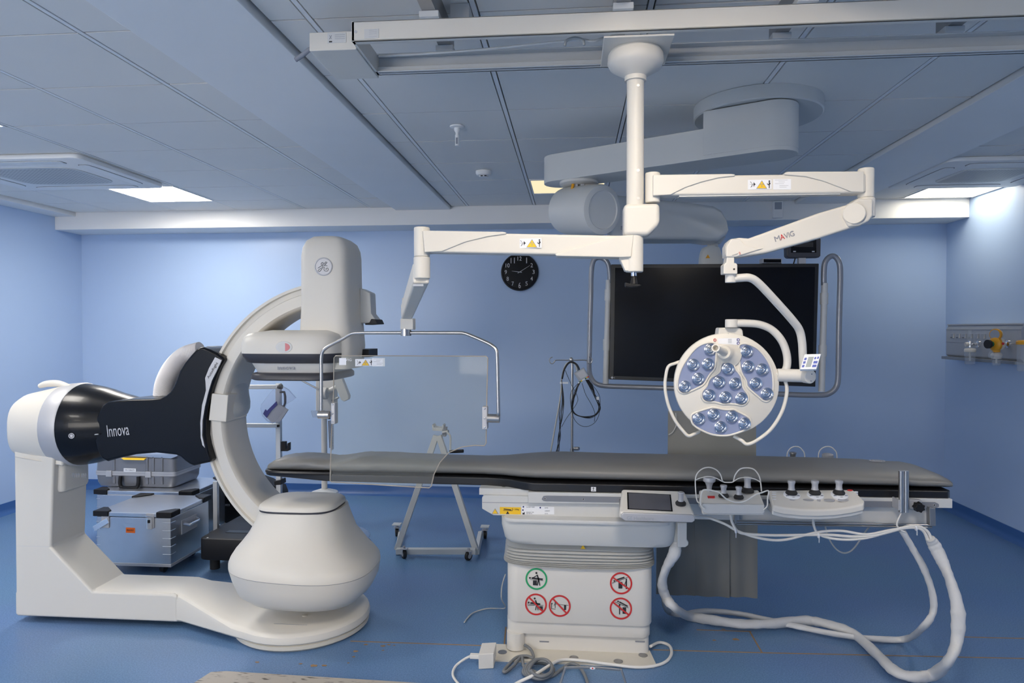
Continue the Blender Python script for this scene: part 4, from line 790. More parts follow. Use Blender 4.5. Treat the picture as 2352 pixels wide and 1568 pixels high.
# ------------------------------------------------------------------ column
CX, CY = .197, 2.2
co = thing('suspension_column', 'slim cream ceiling column hanging from the overhead track with two arm hubs', 'ceiling column', (CX, CY, zt0))
B().box(CX-.105, CX+.105, 2.085, 2.318, zt0-.008, zt0-.001).build('carriage_plate', 'cream', co, bev=.002)
B().lathe([(.080, 0), (.086, .010), (.088, .035), (.080, .050), (.05, .068), (.034, .078), (.034, .092)], (CX, CY, zt0-.008), (0, 0, -1), 40).build('flange', 'cream', co)
B().cyl((CX, CY, zt0-.09), (CX, CY, 1.862), .0272, n=32).build('tube', 'cream', co)
for v in (196, 391, 455): p = at(1466, v, CY-.026); B().lathe([(.0045, -.002), (.0045, .0015), (.002, .0015)], p, (0, -1, 0), 12).build('screw', 'dull_steel', co)
z1, z0 = at(1475, 466, CY-.04).z, at(1475, 540, CY-.04).z
B().prism([(at(1433, 500, 2.165).x, 2.165, z1), (at(1516, 500, 2.165).x, 2.165, z1), (at(1516, 500, 2.165).x, 2.165, z0+.035), (at(1490, 500, 2.165).x, 2.165, z0), (at(1433, 500, 2.165).x, 2.165, z0)], (0, .075, 0)).build('double_hub', 'cream', co, bev=.014, seg=4)
def beam(par, px, Y, th, m='cream', bev=.008, nm='arm_beam'): return B().pp(px, Y, th).build(nm, m, par, bev=bev, seg=3)
def warn(par, u, v, Y, sc=1.0, rot=0):
    """white safety sticker: burst, yellow triangle, small figure"""
    U = lambda x, y: (u+x*sc, v+y*sc)
    s_ = B().pp([U(-27, -10), U(27, -11), U(27, 11), U(-27, 12)], Y-.001, .0012).build('safety_sticker', 'label', par)
    B().pp([U(-8, 10), U(5, -9), U(17, 10)], Y-.0016, .001).build('triangle_border', 'inkgrey', s_)
    B().pp([U(-6.4, 9), U(5, -7), U(15.4, 9)], Y-.0022, .001).build('triangle', 'yellow', s_)
    b = B(); k = lambda x0, x1, y0, y1: b.pp([U(x0, y0), U(x1, y0), U(x1, y1), U(x0, y1)], Y-.0028, .001)
    k(1, 4.3, -1, .6); k(5.8, 9, -1, .6); k(4.4, 5.6, 2, 6); b.build('triangle_mark', 'inkgrey', s_)
    b = B()
    for x, y in ((-22, -6), (-19, 5), (-24, 0), (-21, 7)): b.pp([U(x, y), U(x+1.4, y), U(-16, .6), U(-16, -.2)], Y-.0018, .001)
    b.pp([U(-13.5, -5), U(-12, -2), U(-9, 0), U(-12, 2), U(-13.5, 6), U(-14.5, 0)], Y-.0018, .001)
    b.build('burst', 'ink', s_); B().lathe([(.0024*sc, 0), (.0024*sc, .001)], at(*U(22, -7), Y-.0012), (0, -1, 0), 12).build('figure_head', 'ink', s_); b = B()
    b.pp([U(20.6, -5), U(23.4, -5), U(25, -1), U(23, 1), U(22.8, 9), U(21.2, 9), U(21, 2), U(17.5, 1), U(17, -3), U(18, -3), U(18.6, 0), U(21, -1)], Y-.0018, .001).build('figure', 'ink', s_)
def plate_label(par, u0, u1, v0, v1, Y):
    s_ = B().pp([(u0, v0), (u1, v0), (u1, v1), (u0, v1)], Y-.001, .0012).build('rating_label', 'label', par); b = B(); h = v1-v0; w = u1-u0
    for a, c, l in ((.08, .1, .7), (.25, .3, .35), (.42, .1, .5), (.6, .35, .5), (.75, .35, .4)): b.pp([(u0+w*c, v0+h*a), (u0+w*(c+l), v0+h*a), (u0+w*(c+l), v0+h*a+.8), (u0+w*c, v0+h*a+.8)], Y-.0016, .0008)
    b.build('print', 'silver', s_)
# ------------------------------------------------------------------ surgical lamp on its arms
la = thing('surgical_lamp', 'round white operating lamp with clear lenses on a jointed ceiling arm', 'operating lamp', (CX+.07, CY, 1.86))
Ya = 2.165
def hub(par, u, v0, v1, r, Y=CY, nm='hub', m='cream', bev=.004): a, b_ = at(u, v0, Y), at(u, v1, Y); return B().cyl(Vector((a.x, Y, a.z)), Vector((a.x, Y, b_.z)), r, n=36).build(nm, m, par, bev=bev)
hub(la, 1499, 397, 466, .0235)
beam(la, [(1505, 404), (1990, 397), (1990, 443), (1505, 449)], Ya+.006, .055)
beam(la, [(1500, 401), (1680, 399), (1689, 400), (1688, 404), (1650, 408), (1610, 418), (1575, 430), (1540, 447), (1500, 449)], Ya+.001, .065, bev=.004, nm='arm_cover')
beam(la, [(1802, 397), (1808, 394), (1985, 393), (1985, 441), (1955, 440), (1930, 430), (1890, 415), (1850, 405), (1802, 401)], Ya+.001, .065, bev=.004, nm='arm_cover')
B().pp([(1560, 449), (1930, 443), (1930, 446), (1560, 452)], Ya+.012, .03).build('under_strip', 'pale', la)
warn(la, 1745, 423, Ya+.006); plate_label(la, 1776, 1817, 411, 435, Ya+.006)
hub(la, 1989, 387, 455, .0235); hub(la, 1989, 455, 500, .026, nm='elbow_hub')
B().pp([(1971, 455), (2007, 455), (2007, 495), (1996, 508), (1975, 519), (1950, 521), (1940, 500), (1950, 470)], 2.165, .06).build('elbow', 'cream', la, bev=.008, ang=50)
p = at(1962, 490, 2.163); B().lathe([(.0325, -.004), (.0325, .0), (.030, .003)], p, (-.25, -1, 0), 40).build('elbow_cap', 'cream', la)
sp = [(1962, 466), (1955, 467), (1880, 489), (1720, 547), (1700, 545), (1680, 548), (1671, 556), (1666, 566), (1666, 588), (1672, 591), (1700, 590), (1760, 581), (1880, 548), (1975, 518), (1985, 490)]
B().pp(sp, 2.175, .05).build('spring_arm', 'cream', la, bev=.008, ang=50)
B().pp([(1668, 566), (1680, 548), (1700, 548), (1712, 562), (1735, 568), (1755, 570), (1690, 590), (1668, 590)], 2.170, .060).build('arm_end_cover', 'cream', la, bev=.004, ang=50)
a, b_ = at(1778, 550, 2.1738), at(1824, 535, 2.1738); d = (b_-a).normalized(); up_ = Vector((-d.z, 0, d.x)); L = (b_-a).length; o = (a+b_)/2
tt = [('M', -.34, .26, 'inkgrey'), ('A', -.10, .22, 'red'), ('V', .11, .20, 'inkgrey'), ('I', .24, .03, 'inkgrey'), ('G', .39, .22, 'inkgrey')]
for ch, x, w, m_ in tt: text('lettering', ch, o+d*L*x, d, up_, w*L, .0165, m_, la)
a = at(1699, 581, 2.1692); text('lettering', '2', a, d, up_, .005, .0075, 'red', la); text('lettering', 'portegra', a-d*.014, d, up_, .018, .004, 'panel_grey', la)
b = B().pp([(1670, 588), (1687, 588), (1687, 604), (1691, 604), (1694, 608), (1694, 629), (1662, 629), (1662, 608), (1668, 603)], 2.175, .045).build('swivel_block', 'cream', la, bev=.005)
B().lathe([(.003, 0), (.003, .001)], at(1686, 618, 2.1748), (0, -1, 0), 12).build('screw', 'ink', la)
YL = 2.20; hub(la, 1678, 628, 649, .0165, YL, nm='collar', m='white', bev=.002); B().cyl(at(1683, 624, YL), at(1683, 634, YL), .009).build('bearing', 'dull_steel', la)
B().tube([at(1680, 640, YL), at(1700, 638, YL), at(1722, 638, YL), at(1742, 650, YL+.01), at(1780, 690, YL+.04), at(1820, 735, YL+.08), at(1836, 758, YL+.10), at(1842, 785, YL+.11), at(1844, 820, YL+.12), at(1846, 855, YL+.13)], .0128, n=20).build('yoke_tube', 'white', la, ang=180)
YH = YL+.13
B().cyl(at(1785, 861, YH), at(1846, 863, YH-.012), .0215, n=32).cyl(at(1847, 863, YH-.0125), at(1862, 865, YH-.040), .0228, n=32).build('pivot_drum', 'white', la, bev=.003)
for i in range(3): p = at(1862, 865, YH-.040)+Vector((.0, .014*math.cos(2.1*i+.3), .014*math.sin(2.1*i+.3))); B().cyl(p+Vector((0, .002, 0)), p+Vector((.0008, -.0012, 0)), .0018, n=10).build('screw', 'inkgrey', la)
B().tube([at(1782, 862, YH), at(1804, 850, YH), at(1808, 820, YH), at(1797, 785, YH), at(1774, 758, YH), at(1745, 745, YH), at(1712, 742, YH), at(1690, 742, YH)], .0125, n=20).build('inner_yoke', 'white', la, ang=180)
hub(la, 1680, 733, 752, .0205, YH, nm='yoke_hub', m='white', bev=.003)
# control panel
P0, P1, P2, P3 = at(1848, 813, YH-.06), at(1886, 812, YH-.075), at(1875, 847, YH-.095), at(1837, 848, YH-.08)
nn = (P1-P0).cross(P3-P0).normalized(); nn = nn if nn.y < 0 else -nn
cp = B().prism([P0, P1, P2, P3], -nn*.014).build('control_panel', 'label', la, bev=.002)
q = lambda s_, t_: P0.lerp(P1, s_).lerp(P3.lerp(P2, s_), t_)
def qd(x0, x1, y0, y1, m_, nm): B().prism([q(x0, y0)+nn*.001, q(x1, y0)+nn*.001, q(x1, y1)+nn*.001, q(x0, y1)+nn*.001], -nn*.002).build(nm, m_, cp)
qd(.30, .62, .2, .86, 'lcd', 'display')
for y in (.25, .48, .72): qd(.08, .22, y, y+.15, 'button_blue', 'key')
for y in (.48, .72): qd(.70, .94, y, y+.16, 'button_blue', 'key')
qd(.68, .78, .22, .36, 'button_blue', 'key'); qd(.84, .94, .2, .34, 'button_blue', 'key')
B().cyl(at(1850, 852, YH-.02), at(1856, 846, YH-.07), .006).build('panel_stem', 'white', la)
# head
HY = 2.33; hc = at(1668, 882, HY); K = (at(1668+100, 882, HY)-hc).length/100
def hp(u, v, y=0): d = at(u, v, HY); return Vector((d.x, HY-y+(d.x-hc.x)*-.06, d.z))
R_ = 121*K
hd = Vector((-.06, -1, 0)).normalized(); 
head = B().lathe([(R_*.55, -.075), (R_*.86, -.062), (R_*.985, -.03), (R_, -.012), (R_*.99, -.003), (R_*.965, 0)], hc, hd, 72).build('lamp_head', 'cream', la)
def reg(ptsc): return catmull([(1500+x/4.611, 700+y/4.611, 0) for x, y in ptsc], 4, True)
REG = [[(560, 405), (625, 397), (668, 425), (668, 520), (665, 600), (650, 680), (600, 740), (548, 830), (490, 872), (410, 910), (340, 938), (290, 925), (262, 880), (270, 780), (310, 660), (400, 520), (480, 440)],
       [(905, 450), (935, 412), (1010, 415), (1110, 470), (1200, 580), (1250, 700), (1264, 850), (1250, 960), (1215, 1010), (1170, 1015), (1120, 980), (1000, 870), (980, 800), (930, 710), (912, 600)],
       [(405, 1205), (418, 1160), (480, 1130), (600, 1092), (650, 1086), (760, 1108), (850, 1105), (900, 1130), (1010, 1190), (1027, 1240), (1000, 1300), (900, 1350), (780, 1382), (640, 1375), (520, 1330), (430, 1270)],
       [(740, 612), (790, 598), (845, 612), (872, 680), (930, 760), (950, 870), (1000, 950), (1003, 1010), (950, 1060), (880, 1052), (800, 1045), (740, 1050), (650, 1028), (560, 1025), (520, 985), (520, 920), (570, 860), (605, 780), (700, 715), (715, 650)]]
for rg in REG:
    P = reg(rg); pl_ = B().prism([hp(p.x, p.y, .0012) for p in P], (0, .003, 0)).build('lens_window', 'lavender', la)
    B().tube([hp(p.x, p.y, .0018) for p in P], .0032, n=8, closed=True, sm=False).build('window_rim', 'cream', pl_)
LENS = [(605, 470), (427, 632), (582, 625), (478, 780), (340, 865), (985, 490), (1000, 650), (1145, 680), (1080, 828), (1195, 935), (790, 675), (695, 815), (865, 830), (595, 955), (763, 975), (930, 985), (485, 1205), (640, 1160), (830, 1180), (712, 1290), (962, 1252)]
def lens_at(u, v):
    rr = 14.4*K; o = hp(u, v, .002)
    l = B().lathe([(rr*.92, 0), (rr, .004), (rr*.97, .007), (rr*.80, .004), (rr*.70, .007), (rr*.52, .0035), (rr*.40, .0035), (rr*.34, .007), (rr*.15, .010)], (0, 0, 0), hd, 28)
    return l, o
l, o = lens_at(1500+LENS[0][0]/4.611, 700+LENS[0][1]/4.611); l0_ = l.build('lens', 'lens', la, loc=None)
# keep the shared lens mesh centred on its own origin
for v_ in l0_.data.vertices: v_.co += org(la)
l0_.location = o-org(la)
for i, (x, y) in enumerate(LENS[1:]):
    c = l0_.copy(); C.objects.link(c); c.parent = la; _, o = lens_at(1500+x/4.611, 700+y/4.611); c.location = o-org(la); _.bm.free()
b = hp(1669, 812, .0); e = at(1640, 797, HY-.13)
hnd = B().lathe([(.046, -.014), (.030, .002), (.025, .016), (.0235, .03), (.021, .034)], b, (e-b), 32).build('handle_socket', 'cream', la)
B().lathe([(.015, .028), (.0135, .036), (.0115, .06), (.0115, .118), (.0135, .128), (.013, .132), (.009, .132), (.008, .11), (0, .11)], b, (e-b), 28).build('handle', 'cream', hnd)
B().pp([(1652, 752), (1700, 752), (1706, 757), (1709, 780), (1648, 780)], HY+.005, .06).build('head_bracket', 'cream', la, bev=.005)
B().lathe([(.0045, 0), (.0045, .002)], at(1673, 769, HY+.004), (0, -1, 0), 14).build('screw', 'chrome', la)
st = B().prism([hp(1648, 777, .0015), hp(1698, 776, .0015), hp(1697, 792, .0015), hp(1650, 789, .0015)], (0, .002, 0)).build('rating_label', 'label', la)
for k in range(4): p = hp(1672, 779+k*2.6, .0022); B().box(p.x, p.x+.022-.004*(k % 2), p.y, p.y+.001, p.z-.0006, p.z+.0006).build('print', 'inkgrey', st)
for u, v, m_ in ((1642, 780.5, 'red'), (1695, 780, 'navy'), (1695, 788, 'navy')): o = hp(u, v, .002); B().skin([[o+Vector((q*math.cos(2*PI*i/20), y, q*math.sin(2*PI*i/20))) for i in range(20)] for q, y in ((.0048, .001), (.0048, -.001), (.0032, -.001), (.0032, .001))], closed=True).build('symbol', m_, st)
# grab handles around the head
b = B().tube([hp(1566, 831, -.025), hp(1554, 835, -.02), hp(1538, 842, -.015), hp(1532, 862, -.015), hp(1530, 892, -.015), hp(1537, 930, -.015), hp(1553, 967, -.015), hp(1572, 992, -.015), hp(1584, 1003, -.015), hp(1598, 999, -.02), hp(1612, 994, -.03)], .0055, n=12); b.build('grab_handle', 'cream', la, ang=180)
b = B().tube([hp(1776, 846, -.02), hp(1790, 856, -.015), hp(1803, 872, -.015), hp(1808, 900, -.015), hp(1797, 945, -.015), hp(1772, 986, -.015), hp(1740, 1012, -.015), hp(1718, 1021, -.015), hp(1706, 1013, -.02), hp(1690, 1004, -.03)], .006, n=12); b.build('grab_handle', 'cream', la, ang=180)
def ppv(px, Ya_, Yb_, u0, u1, th):   # outline on a plane whose depth runs from Ya_ at u0 to Yb_ at u1
    return B().prism([at(u, v, Ya_+(Yb_-Ya_)*(u-u0)/(u1-u0)) for u, v in px], (0, th, 0))
# ------------------------------------------------------------------ shield arm and lead glass shield
sh = thing('radiation_shield', 'clear hanging radiation shield in a bent steel frame on a jointed ceiling arm', 'radiation shield', (CX, CY, 1.72))
hub(sh, 1457, 538, 625, .028); 
Ys = 2.165
sl = lambda px, th, o=0: ppv(px, 2.125+o, 2.175+o, 970, 1457, th)
sl([(975, 532), (1450, 541), (1450, 588), (975, 579)], .055).build('arm_beam', 'cream', sh, bev=.007)
sl([(970, 529), (1155, 532), (1163, 533), (1163, 537), (1120, 543), (1070, 555), (1015, 577), (975, 579)], .065, -.005).build('arm_cover', 'cream', sh, bev=.004)
sl([(1456, 539), (1420, 541), (1380, 553), (1275, 583), (1277, 588), (1430, 591), (1450, 590)], .065, -.005).build('arm_cover', 'cream', sh, bev=.004)
B().pp([(1420, 586), (1455, 586), (1455, 622), (1436, 622)], 2.18, .04).build('hub_rib', 'cream', sh, bev=.003)
warn(sh, 1217, 558, 2.149, 1.0)
B().cyl(at(1456, 624, CY), at(1456, 634, CY), .009).build('spindle', 'chrome', sh); B().cyl(at(1456, 634, CY), at(1456, 652, CY), .007, .012).build('lock_stem', 'black', sh)
B().pp([(1436, 648), (1448, 651), (1470, 653), (1474, 655), (1466, 658), (1446, 660), (1436, 658)], CY-.01, .02).build('lock_lever', 'black', sh, bev=.003)
YJ = 2.13
hub(sh, 969, 522, 590, .0252, YJ+.02); hub(sh, 969, 590, 640, .0262, YJ+.02, nm='elbow_hub')
# foreshortened spring arm running back and down to the shield
q0, q1 = at(966, 630, YJ+.03), at(934, 716, 2.62)
d = (q1-q0); sd = Vector((0, 0, 1)).cross(d).normalized(); dn = d.cross(sd).normalized(); dn = dn if dn.z > 0 else -dn
def boxy(a, c, w0, h0, w1, h1, par, nm, m='cream', bev=.008):
    B().skin([[a-sd*w0-dn*h0, a+sd*w0-dn*h0, a+sd*w0+dn*h0, a-sd*w0+dn*h0], [c-sd*w1-dn*h1, c+sd*w1-dn*h1, c+sd*w1+dn*h1, c-sd*w1+dn*h1]]).build(nm, m, par, bev=bev)
boxy(q0-d*.03, q1, .026, .034, .022, .030, sh, 'spring_arm')
B().box(q0.x-.017, q0.x+.017, q0.y-.035, q0.y-.026, q0.z-.040, q0.z-.033).build('slot', 'panel_grey', sh)
B().lathe([(.035, 0), (.035, .010)], at(930, 705, 2.6), (-1, -.3, 0), 28).build('joint_cap', 'cream', sh)
YK = 2.66
B().cyl(at(934, 712, YK), at(934, 735, YK), .019).build('swivel_neck', 'cream', sh); B().pp([(919, 731), (949, 731), (949, 757), (919, 757)], YK-.02, .045).build('swivel_block', 'cream', sh, bev=.004)
B().cyl(at(932.5, 755, YK), at(932.5, 771, YK), .0205).build('clamp_ring', 'steel', sh)
def fY(u): return 2.78+(2.60-2.78)*(u-738)/(1145-738)
Pf = lambda *L_: [at(u, v, fY(u)-.03) for u, v in L_]
B().tube(Pf((738, 950), (738, 900), (738, 850), (738, 822), (742, 806), (755, 795), (785, 779), (806, 767), (822, 764.5), (870, 764), (932, 764), (1000, 764), (1050, 764), (1066, 765), (1085, 772), (1115, 785), (1130, 793), (1140, 804), (1142, 822), (1143, 860), (1144, 910), (1145, 955)), .0068, n=16, k=4).build('bent_frame', 'steel', sh, ang=180)
gl = [(757, 1104), (760, 1107), (870, 1114), (985, 1121), (990, 1117), (996, 1090), (1010, 1062), (1030, 1040), (1060, 1027), (1090, 1023), (1112, 1024), (1116, 1018), (1118, 900), (1120, 822), (1116, 818), (900, 817), (770, 817), (766, 822), (765, 900), (760, 1000)]
G_ = [at(u, v, fY(u)) for u, v in gl]
B().prism(G_, (0, .012, 0)).build('lead_glass_pane', 'lead_glass', sh, flat=True)
B().tube([p+Vector((0, .006, 0)) for p in G_], .0022, n=6, closed=True, sm=False).build('pane_edge', 'glass_edge', sh)
for u0, u1, v0, v1, uc, c0_, c1_ in ((760, 769, 925, 974, 764, (731, 952), (757, 952)), (1107, 1119, 934, 986, 1113, (1119, 960), (1148, 961))):
    Y0 = fY(uc); br_ = B().pp([(u0, v0), (u1, v0), (u1, v1), (u0, v1)], Y0-.014, .04).build('pane_bracket', 'silver', sh, bev=.003)
    for v in (v0+4, (v0+v1)/2, v1-5): B().ball(at(uc, v, Y0-.015), .004, 10, 6).build('bolt', 'chrome', br_)
    B().cyl(at(*c0_, Y0-.02), at(*c1_, Y0-.02), .0165, n=28).build('swivel_drum', 'steel', sh, bev=.002)
B().pp([(779, 822), (795, 822), (795, 838), (779, 838)], 2.74, .003).build('paper_tag', 'label', sh)
a = at(794, 826, 2.741); text('lettering', 'MAVIG', a, (1, 0, 0), (0, 0, 1), .05, .010, 'label', sh)
warn(sh, 836, 832, 2.726, .75); plate_label(sh, 855, 884, 822, 841, 2.716)
# ================================================================== MONITOR BOOM
mb = thing('monitor_boom', 'large pale grey ceiling boom arm carrying the monitor behind the lamp column', 'ceiling boom', (.85, 3.25, ZC))
pc = Vector((.85, 3.27, ZC))
B().lathe([(.285, 0), (.285, .055), (.279, .06)], pc, (0, 0, -1), 64).build('ceiling_plate', 'pale', mb)
a0, a1 = Vector((.87, 3.10, 0)), Vector((-.055, 3.60, 0)); d = (a1-a0).normalized(); s_ = Vector((-d.y, d.x, 0))
def stad(z, r0=.108, r1=.095, A0=a0, A1=a1, n=14):
    return [(A0-d*math.cos(PI*i/n)*0+(-d*math.sin(PI*i/n)-s_*math.cos(PI*i/n))*r0+Vector((0, 0, z))) for i in range(n+1)]+[(A1+(d*math.sin(PI*i/n)+s_*math.cos(PI*i/n))*r1+Vector((0, 0, z))) for i in range(n+1)]
B().skin([stad(2.262), stad(2.40)]).build('boom_arm', 'pale', mb, bev=.003)
a2 = a0+d*.27; B().skin([[(a0+(-d*math.sin(PI*i/14)-s_*math.cos(PI*i/14))*.109+Vector((0, 0, z))) for i in range(15)]+[a2+s_*.109+Vector((0, 0, z)), a2-s_*.109+Vector((0, 0, z))] for z in (2.28, 2.475)]).build('boom_root', 'pale', mb, bev=.002)
J = at(1330, 420, 3.56)
B().lathe([(.10, 0), (.10, .012), (.085, .018)], (J.x, J.y, 2.262), (0, 0, -1), 40).build('swivel_flange', 'white', mb)
for dx in (-.028, .006): B().box(J.x+dx, J.x+dx+.022, J.y-.04, J.y+.04, 2.12, 2.25).build('fork', 'silver', mb, bev=.003)
B().tube([(J.x-.03, J.y-.045, 2.25), (J.x-.035, J.y-.05, 2.19), (J.x-.02, J.y-.045, 2.12)], .008).build('cable', 'amber', mb)
B().box(J.x+.03, J.x+.085, J.y-.03, J.y+.05, 2.175, 2.25).build('connector', 'white', mb, bev=.004)
dc0, dc1 = at(1300, 484, 3.66), at(1385, 482, 3.44); ax = (dc1-dc0).normalized()
B().lathe([(.09, -.02), (.118, .0), (.125, .03), (.127, .10)], dc0, ax, 44).build('joint_drum', 'pale', mb); L = (dc1-dc0).length
B().lathe([(.127, .10), (.127, L-.02), (.122, L-.004), (.110, L), (.096, L+.002), (.092, L-.003), (0, L-.004)], dc0, ax, 44).build('joint_cap', 'pale', mb)
q0, q1 = at(1370, 480, 3.62), at(1640, 512, 4.25)
ppv([(1400, 445), (1600, 466), (1640, 472), (1658, 482), (1668, 500), (1673, 528), (1668, 540), (1650, 552), (1630, 553), (1600, 549), (1400, 548)], 3.52, 4.42, 1390, 1665, .24).build('spring_arm', 'pale', mb, bev=.035, seg=5, ang=50)
textpx('lettering', 'M', 1426, 1438, 519, 528, 3.595, 'inkgrey', mb)
YM = 4.66
B().cyl(at(1637, 545, YM), at(1637, 560, YM), .085, .05).build('end_dome', 'pale', mb); B().cyl(at(1637, 556, YM), at(1637, 566, YM), .035).build('neck', 'white', mb)
b = B(); b.skin([sup(at(u0, 580, YM-.06).x, at(u1, 580, YM-.06).x, YM-.07, YM+.07, at(1637, v, YM-.07).z, 3) for v, u0, u1 in ((625, 1609, 1665), (607, 1609, 1665), (590, 1610, 1663), (575, 1613, 1658), (567, 1617, 1655), (564, 1624, 1648))]).build('mount_head', 'pale', mb, ang=60)
c = at(1626, 589, YM-.076); B().prism([c+Vector((-.014, 0, -.01)), c+Vector((.014, 0, -.01)), c+Vector((0, 0, .014))], (0, .012, 0)).build('warning_triangle', 'amber', mb)
B().box(at(1637, 625, 4.66).x-.09, at(1637, 625, 4.66).x+.09, 4.49, 4.70, 1.45, 1.92).build('rear_mount', 'pale', mb, bev=.01)
# ------------------------------------------------------------------ big monitor
def mY(u): return 4.50-.17*(u-1403)/477
mo = thing('wall_size_monitor', 'very large switched-off black monitor in a bent grey tube frame', 'monitor', at(1640, 880, 4.42))
MP = lambda L_, o=0: [at(u, v, mY(u)+o) for u, v in L_]
B().prism(MP([(1404, 607), (1881, 605), (1873, 888), (1399, 871)]), (0, .07, 0)).build('bezel', 'bezel', mo, bev=.003)
B().prism(MP([(1413, 615), (1872, 613), (1866, 880), (1409, 863)], -.001), (0, .004, 0)).build('screen', 'screen', mo)
lg = at(1406, 867, mY(1406)-.002); B().prism([lg+Vector((-.009, 0, 0)), lg+Vector((0, 0, -.009)), lg+Vector((.009, 0, 0)), lg+Vector((0, 0, .009))], (0, .001, 0)).build('maker_mark', 'silver', mo); text('lettering', 'EIZO', lg+Vector((.024, 0, -.001)), (1, 0, 0), (0, 0, 1), .026, .008, 'panel_grey', mo)
T = lambda L_, o=.03: [at(u, v, mY(u)+o) for u, v in L_]
B().tube(T([(1401, 650), (1400, 625), (1396, 605), (1386, 594), (1372, 592), (1362, 601), (1358, 630), (1357, 680), (1355, 740), (1354, 800), (1353, 845), (1358, 868), (1370, 881), (1390, 886), (1440, 888), (1530, 891), (1620, 895), (1720, 901), (1820, 906), (1885, 907), (1905, 903), (1920, 890), (1925, 870), (1926, 830), (1927, 750), (1929, 680), (1930, 630), (1928, 605), (1920, 591), (1910, 588), (1899, 596), (1893, 612), (1892, 655)]), .0165, n=16, k=4).build('tube_frame', 'grey_tube', mo, ang=180)
for u0, v0, u1, v1 in ((1398, 643, 1391, 881), (1894, 650, 1887, 899)):
    b = B().tube(T([(u0, v0), (u1, v1)]), .019, sm=False, n=18)
    for f in (.14, .62): 
        uu, vv = u0+(u1-u0)*f, v0+(v1-v0)*f; b.tube(T([(uu, vv-12), (uu-.3, vv+14)]), .024, sm=False, n=18)
    b.build('upright_sleeve', 'rail_white', mo)
# screen-top devices
o = thing('sensor_bar', 'small black bar with silver edge standing on top of the big monitor', 'sensor', at(1774, 606, 4.38)); 
B().pp([(1752, 593), (1796, 593), (1796, 604), (1752, 604)], 4.37, .08).build('case', 'silver', o, bev=.002); B().pp([(1754, 595), (1794, 595), (1794, 603), (1754, 603)], 4.369, .003).build('front', 'screen', o); B().pp([(1753, 604), (1795, 604), (1795, 606), (1753, 606)], 4.38, .05).build('foot', 'black', o)
o = thing('small_monitor', 'small dark monitor behind the top right corner of the big monitor', 'monitor', at(1846, 606, 4.38))
B().pp([(1808, 548), (1883, 545), (1886, 549), (1885, 587), (1882, 591), (1812, 592), (1807, 588), (1806, 552)], 4.365, .06).build('case', 'charcoal', o, bev=.006)
sc = B().pp([(1817, 549), (1875, 549), (1875, 580), (1817, 580)], 4.363, .004).build('screen', 'screen', o)
B().pp([(1824, 556), (1868, 556), (1868, 567), (1824, 567)], 4.362, .002).build('window', 'bezel', sc)
for u in (1825, 1868): B().pp([(u-3, 576), (u+3, 576), (u+3, 578.5), (u-3, 578.5)], 4.362, .002).build('key', 'silver', sc)
B().pp([(1835, 591), (1851, 591), (1851, 606), (1835, 606)], 4.375, .035).pp([(1837, 594), (1849, 594), (1849, 597), (1837, 597)], 4.372, .01).build('stand', 'silver', o); B().tube([at(1827, 591, 4.41), at(1822, 608, 4.41)], .004, sm=False).build('cable', 'cable_black', o)
# ================================================================== LEAD CURTAIN behind the pedestal
lc = thing('lead_curtain', 'grey lead curtain hanging from the far side of the table, behind the pedestal', 'radiation curtain', (.76, 3.70, .055))
YQ = 3.70
xs = [at(u, 1300, YQ).x for u in (1507, 1594, 1672, 1737)]
def wavy(x0, x1, z0, z1, y, amp, th=.012, n=18, ph=0):
    b = B(); N = 14; rings = []
    for k in range(N+1):
        z = z0+(z1-z0)*k/N; f = [(x0+(x1-x0)*i/n, y+amp*math.sin(3.1*i/n*PI+ph+.8*z)*(1.1-k/N)+amp*.4*math.sin(9*z+4*i/n), z) for i in range(n+1)]
        rings.append(f+[(x, yy+th, z_) for x, yy, z_ in reversed(f)])
    return b.skin(rings)
for i in range(3): wavy(xs[i]+.002, xs[i+1]+.006, .078, .80, YQ-.006*(i % 2), .006, ph=i).build('curtain_panel', 'apron', lc)
wavy(at(1535, 1000, YQ+.02).x, at(1737, 1000, YQ+.02).x, .74, at(1640, 945, YQ+.02).z, YQ+.025, .005).build('upper_panel', 'apron', lc)
B().tube([at(1537, 948, YQ+.04), at(1735, 948, YQ+.04)], .006, sm=False).build('top_bar', 'silver', lc)
for x in (.60, .88): B().box(x-.015, x+.015, 3.545, YQ+.01, .745, .775).build('clamp_arm', 'silver', lc)
B().tube([at(1552, 948, YQ), at(1553, 975, YQ), at(1545, 992, YQ), at(1536, 998, YQ)], .0025).build('strap', 'bellows', lc)
# ================================================================== DRIP STAND
iv = thing('drip_stand', 'thin steel drip stand with two hooks behind the table', 'drip stand', (0, 4.4, 0)); Y = 4.4; x = at(1314, 900, Y).x
p = at(1312, 828, Y); B().cyl((x, Y, .10), (x, Y, p.z), .0085).build('pole', 'steel', iv); B().cyl((x, Y, .10), (x, Y, at(1318, 1030, Y).z), .0125).build('lower_pole', 'steel', iv)
for s_ in (-1, 1):
    b = B(); k = [(0, 0), (8, 0), (33, 0), (38, 4), (42, 8), (47, 6), (49, 0), (47, -5), (42, -7)]
    b.tube([at(1311+s_*u, 827+v, Y) for u, v in k], .0032, n=8).build('hook', 'steel', iv)
B().ball(at(1312, 826, Y), (.012, .012, .016)).build('hook_boss', 'steel', iv); B().cyl(at(1319, 1030, Y-.01), at(1330, 1030, Y-.03), .012).build('clamp_knob', 'dull_steel', iv, bev=.003)
for i in range(5):
    a = PI*2*i/5+.3; e = Vector((x+.24*math.cos(a), Y+.24*math.sin(a), .07)); B().cyl((x, Y, .10), e, .011).build('leg', 'steel', iv)
    B().cyl(e+Vector((-.01, 0, -.045)), e+Vector((.01, 0, -.045)), .025, n=16).build('caster', 'rubber', iv)
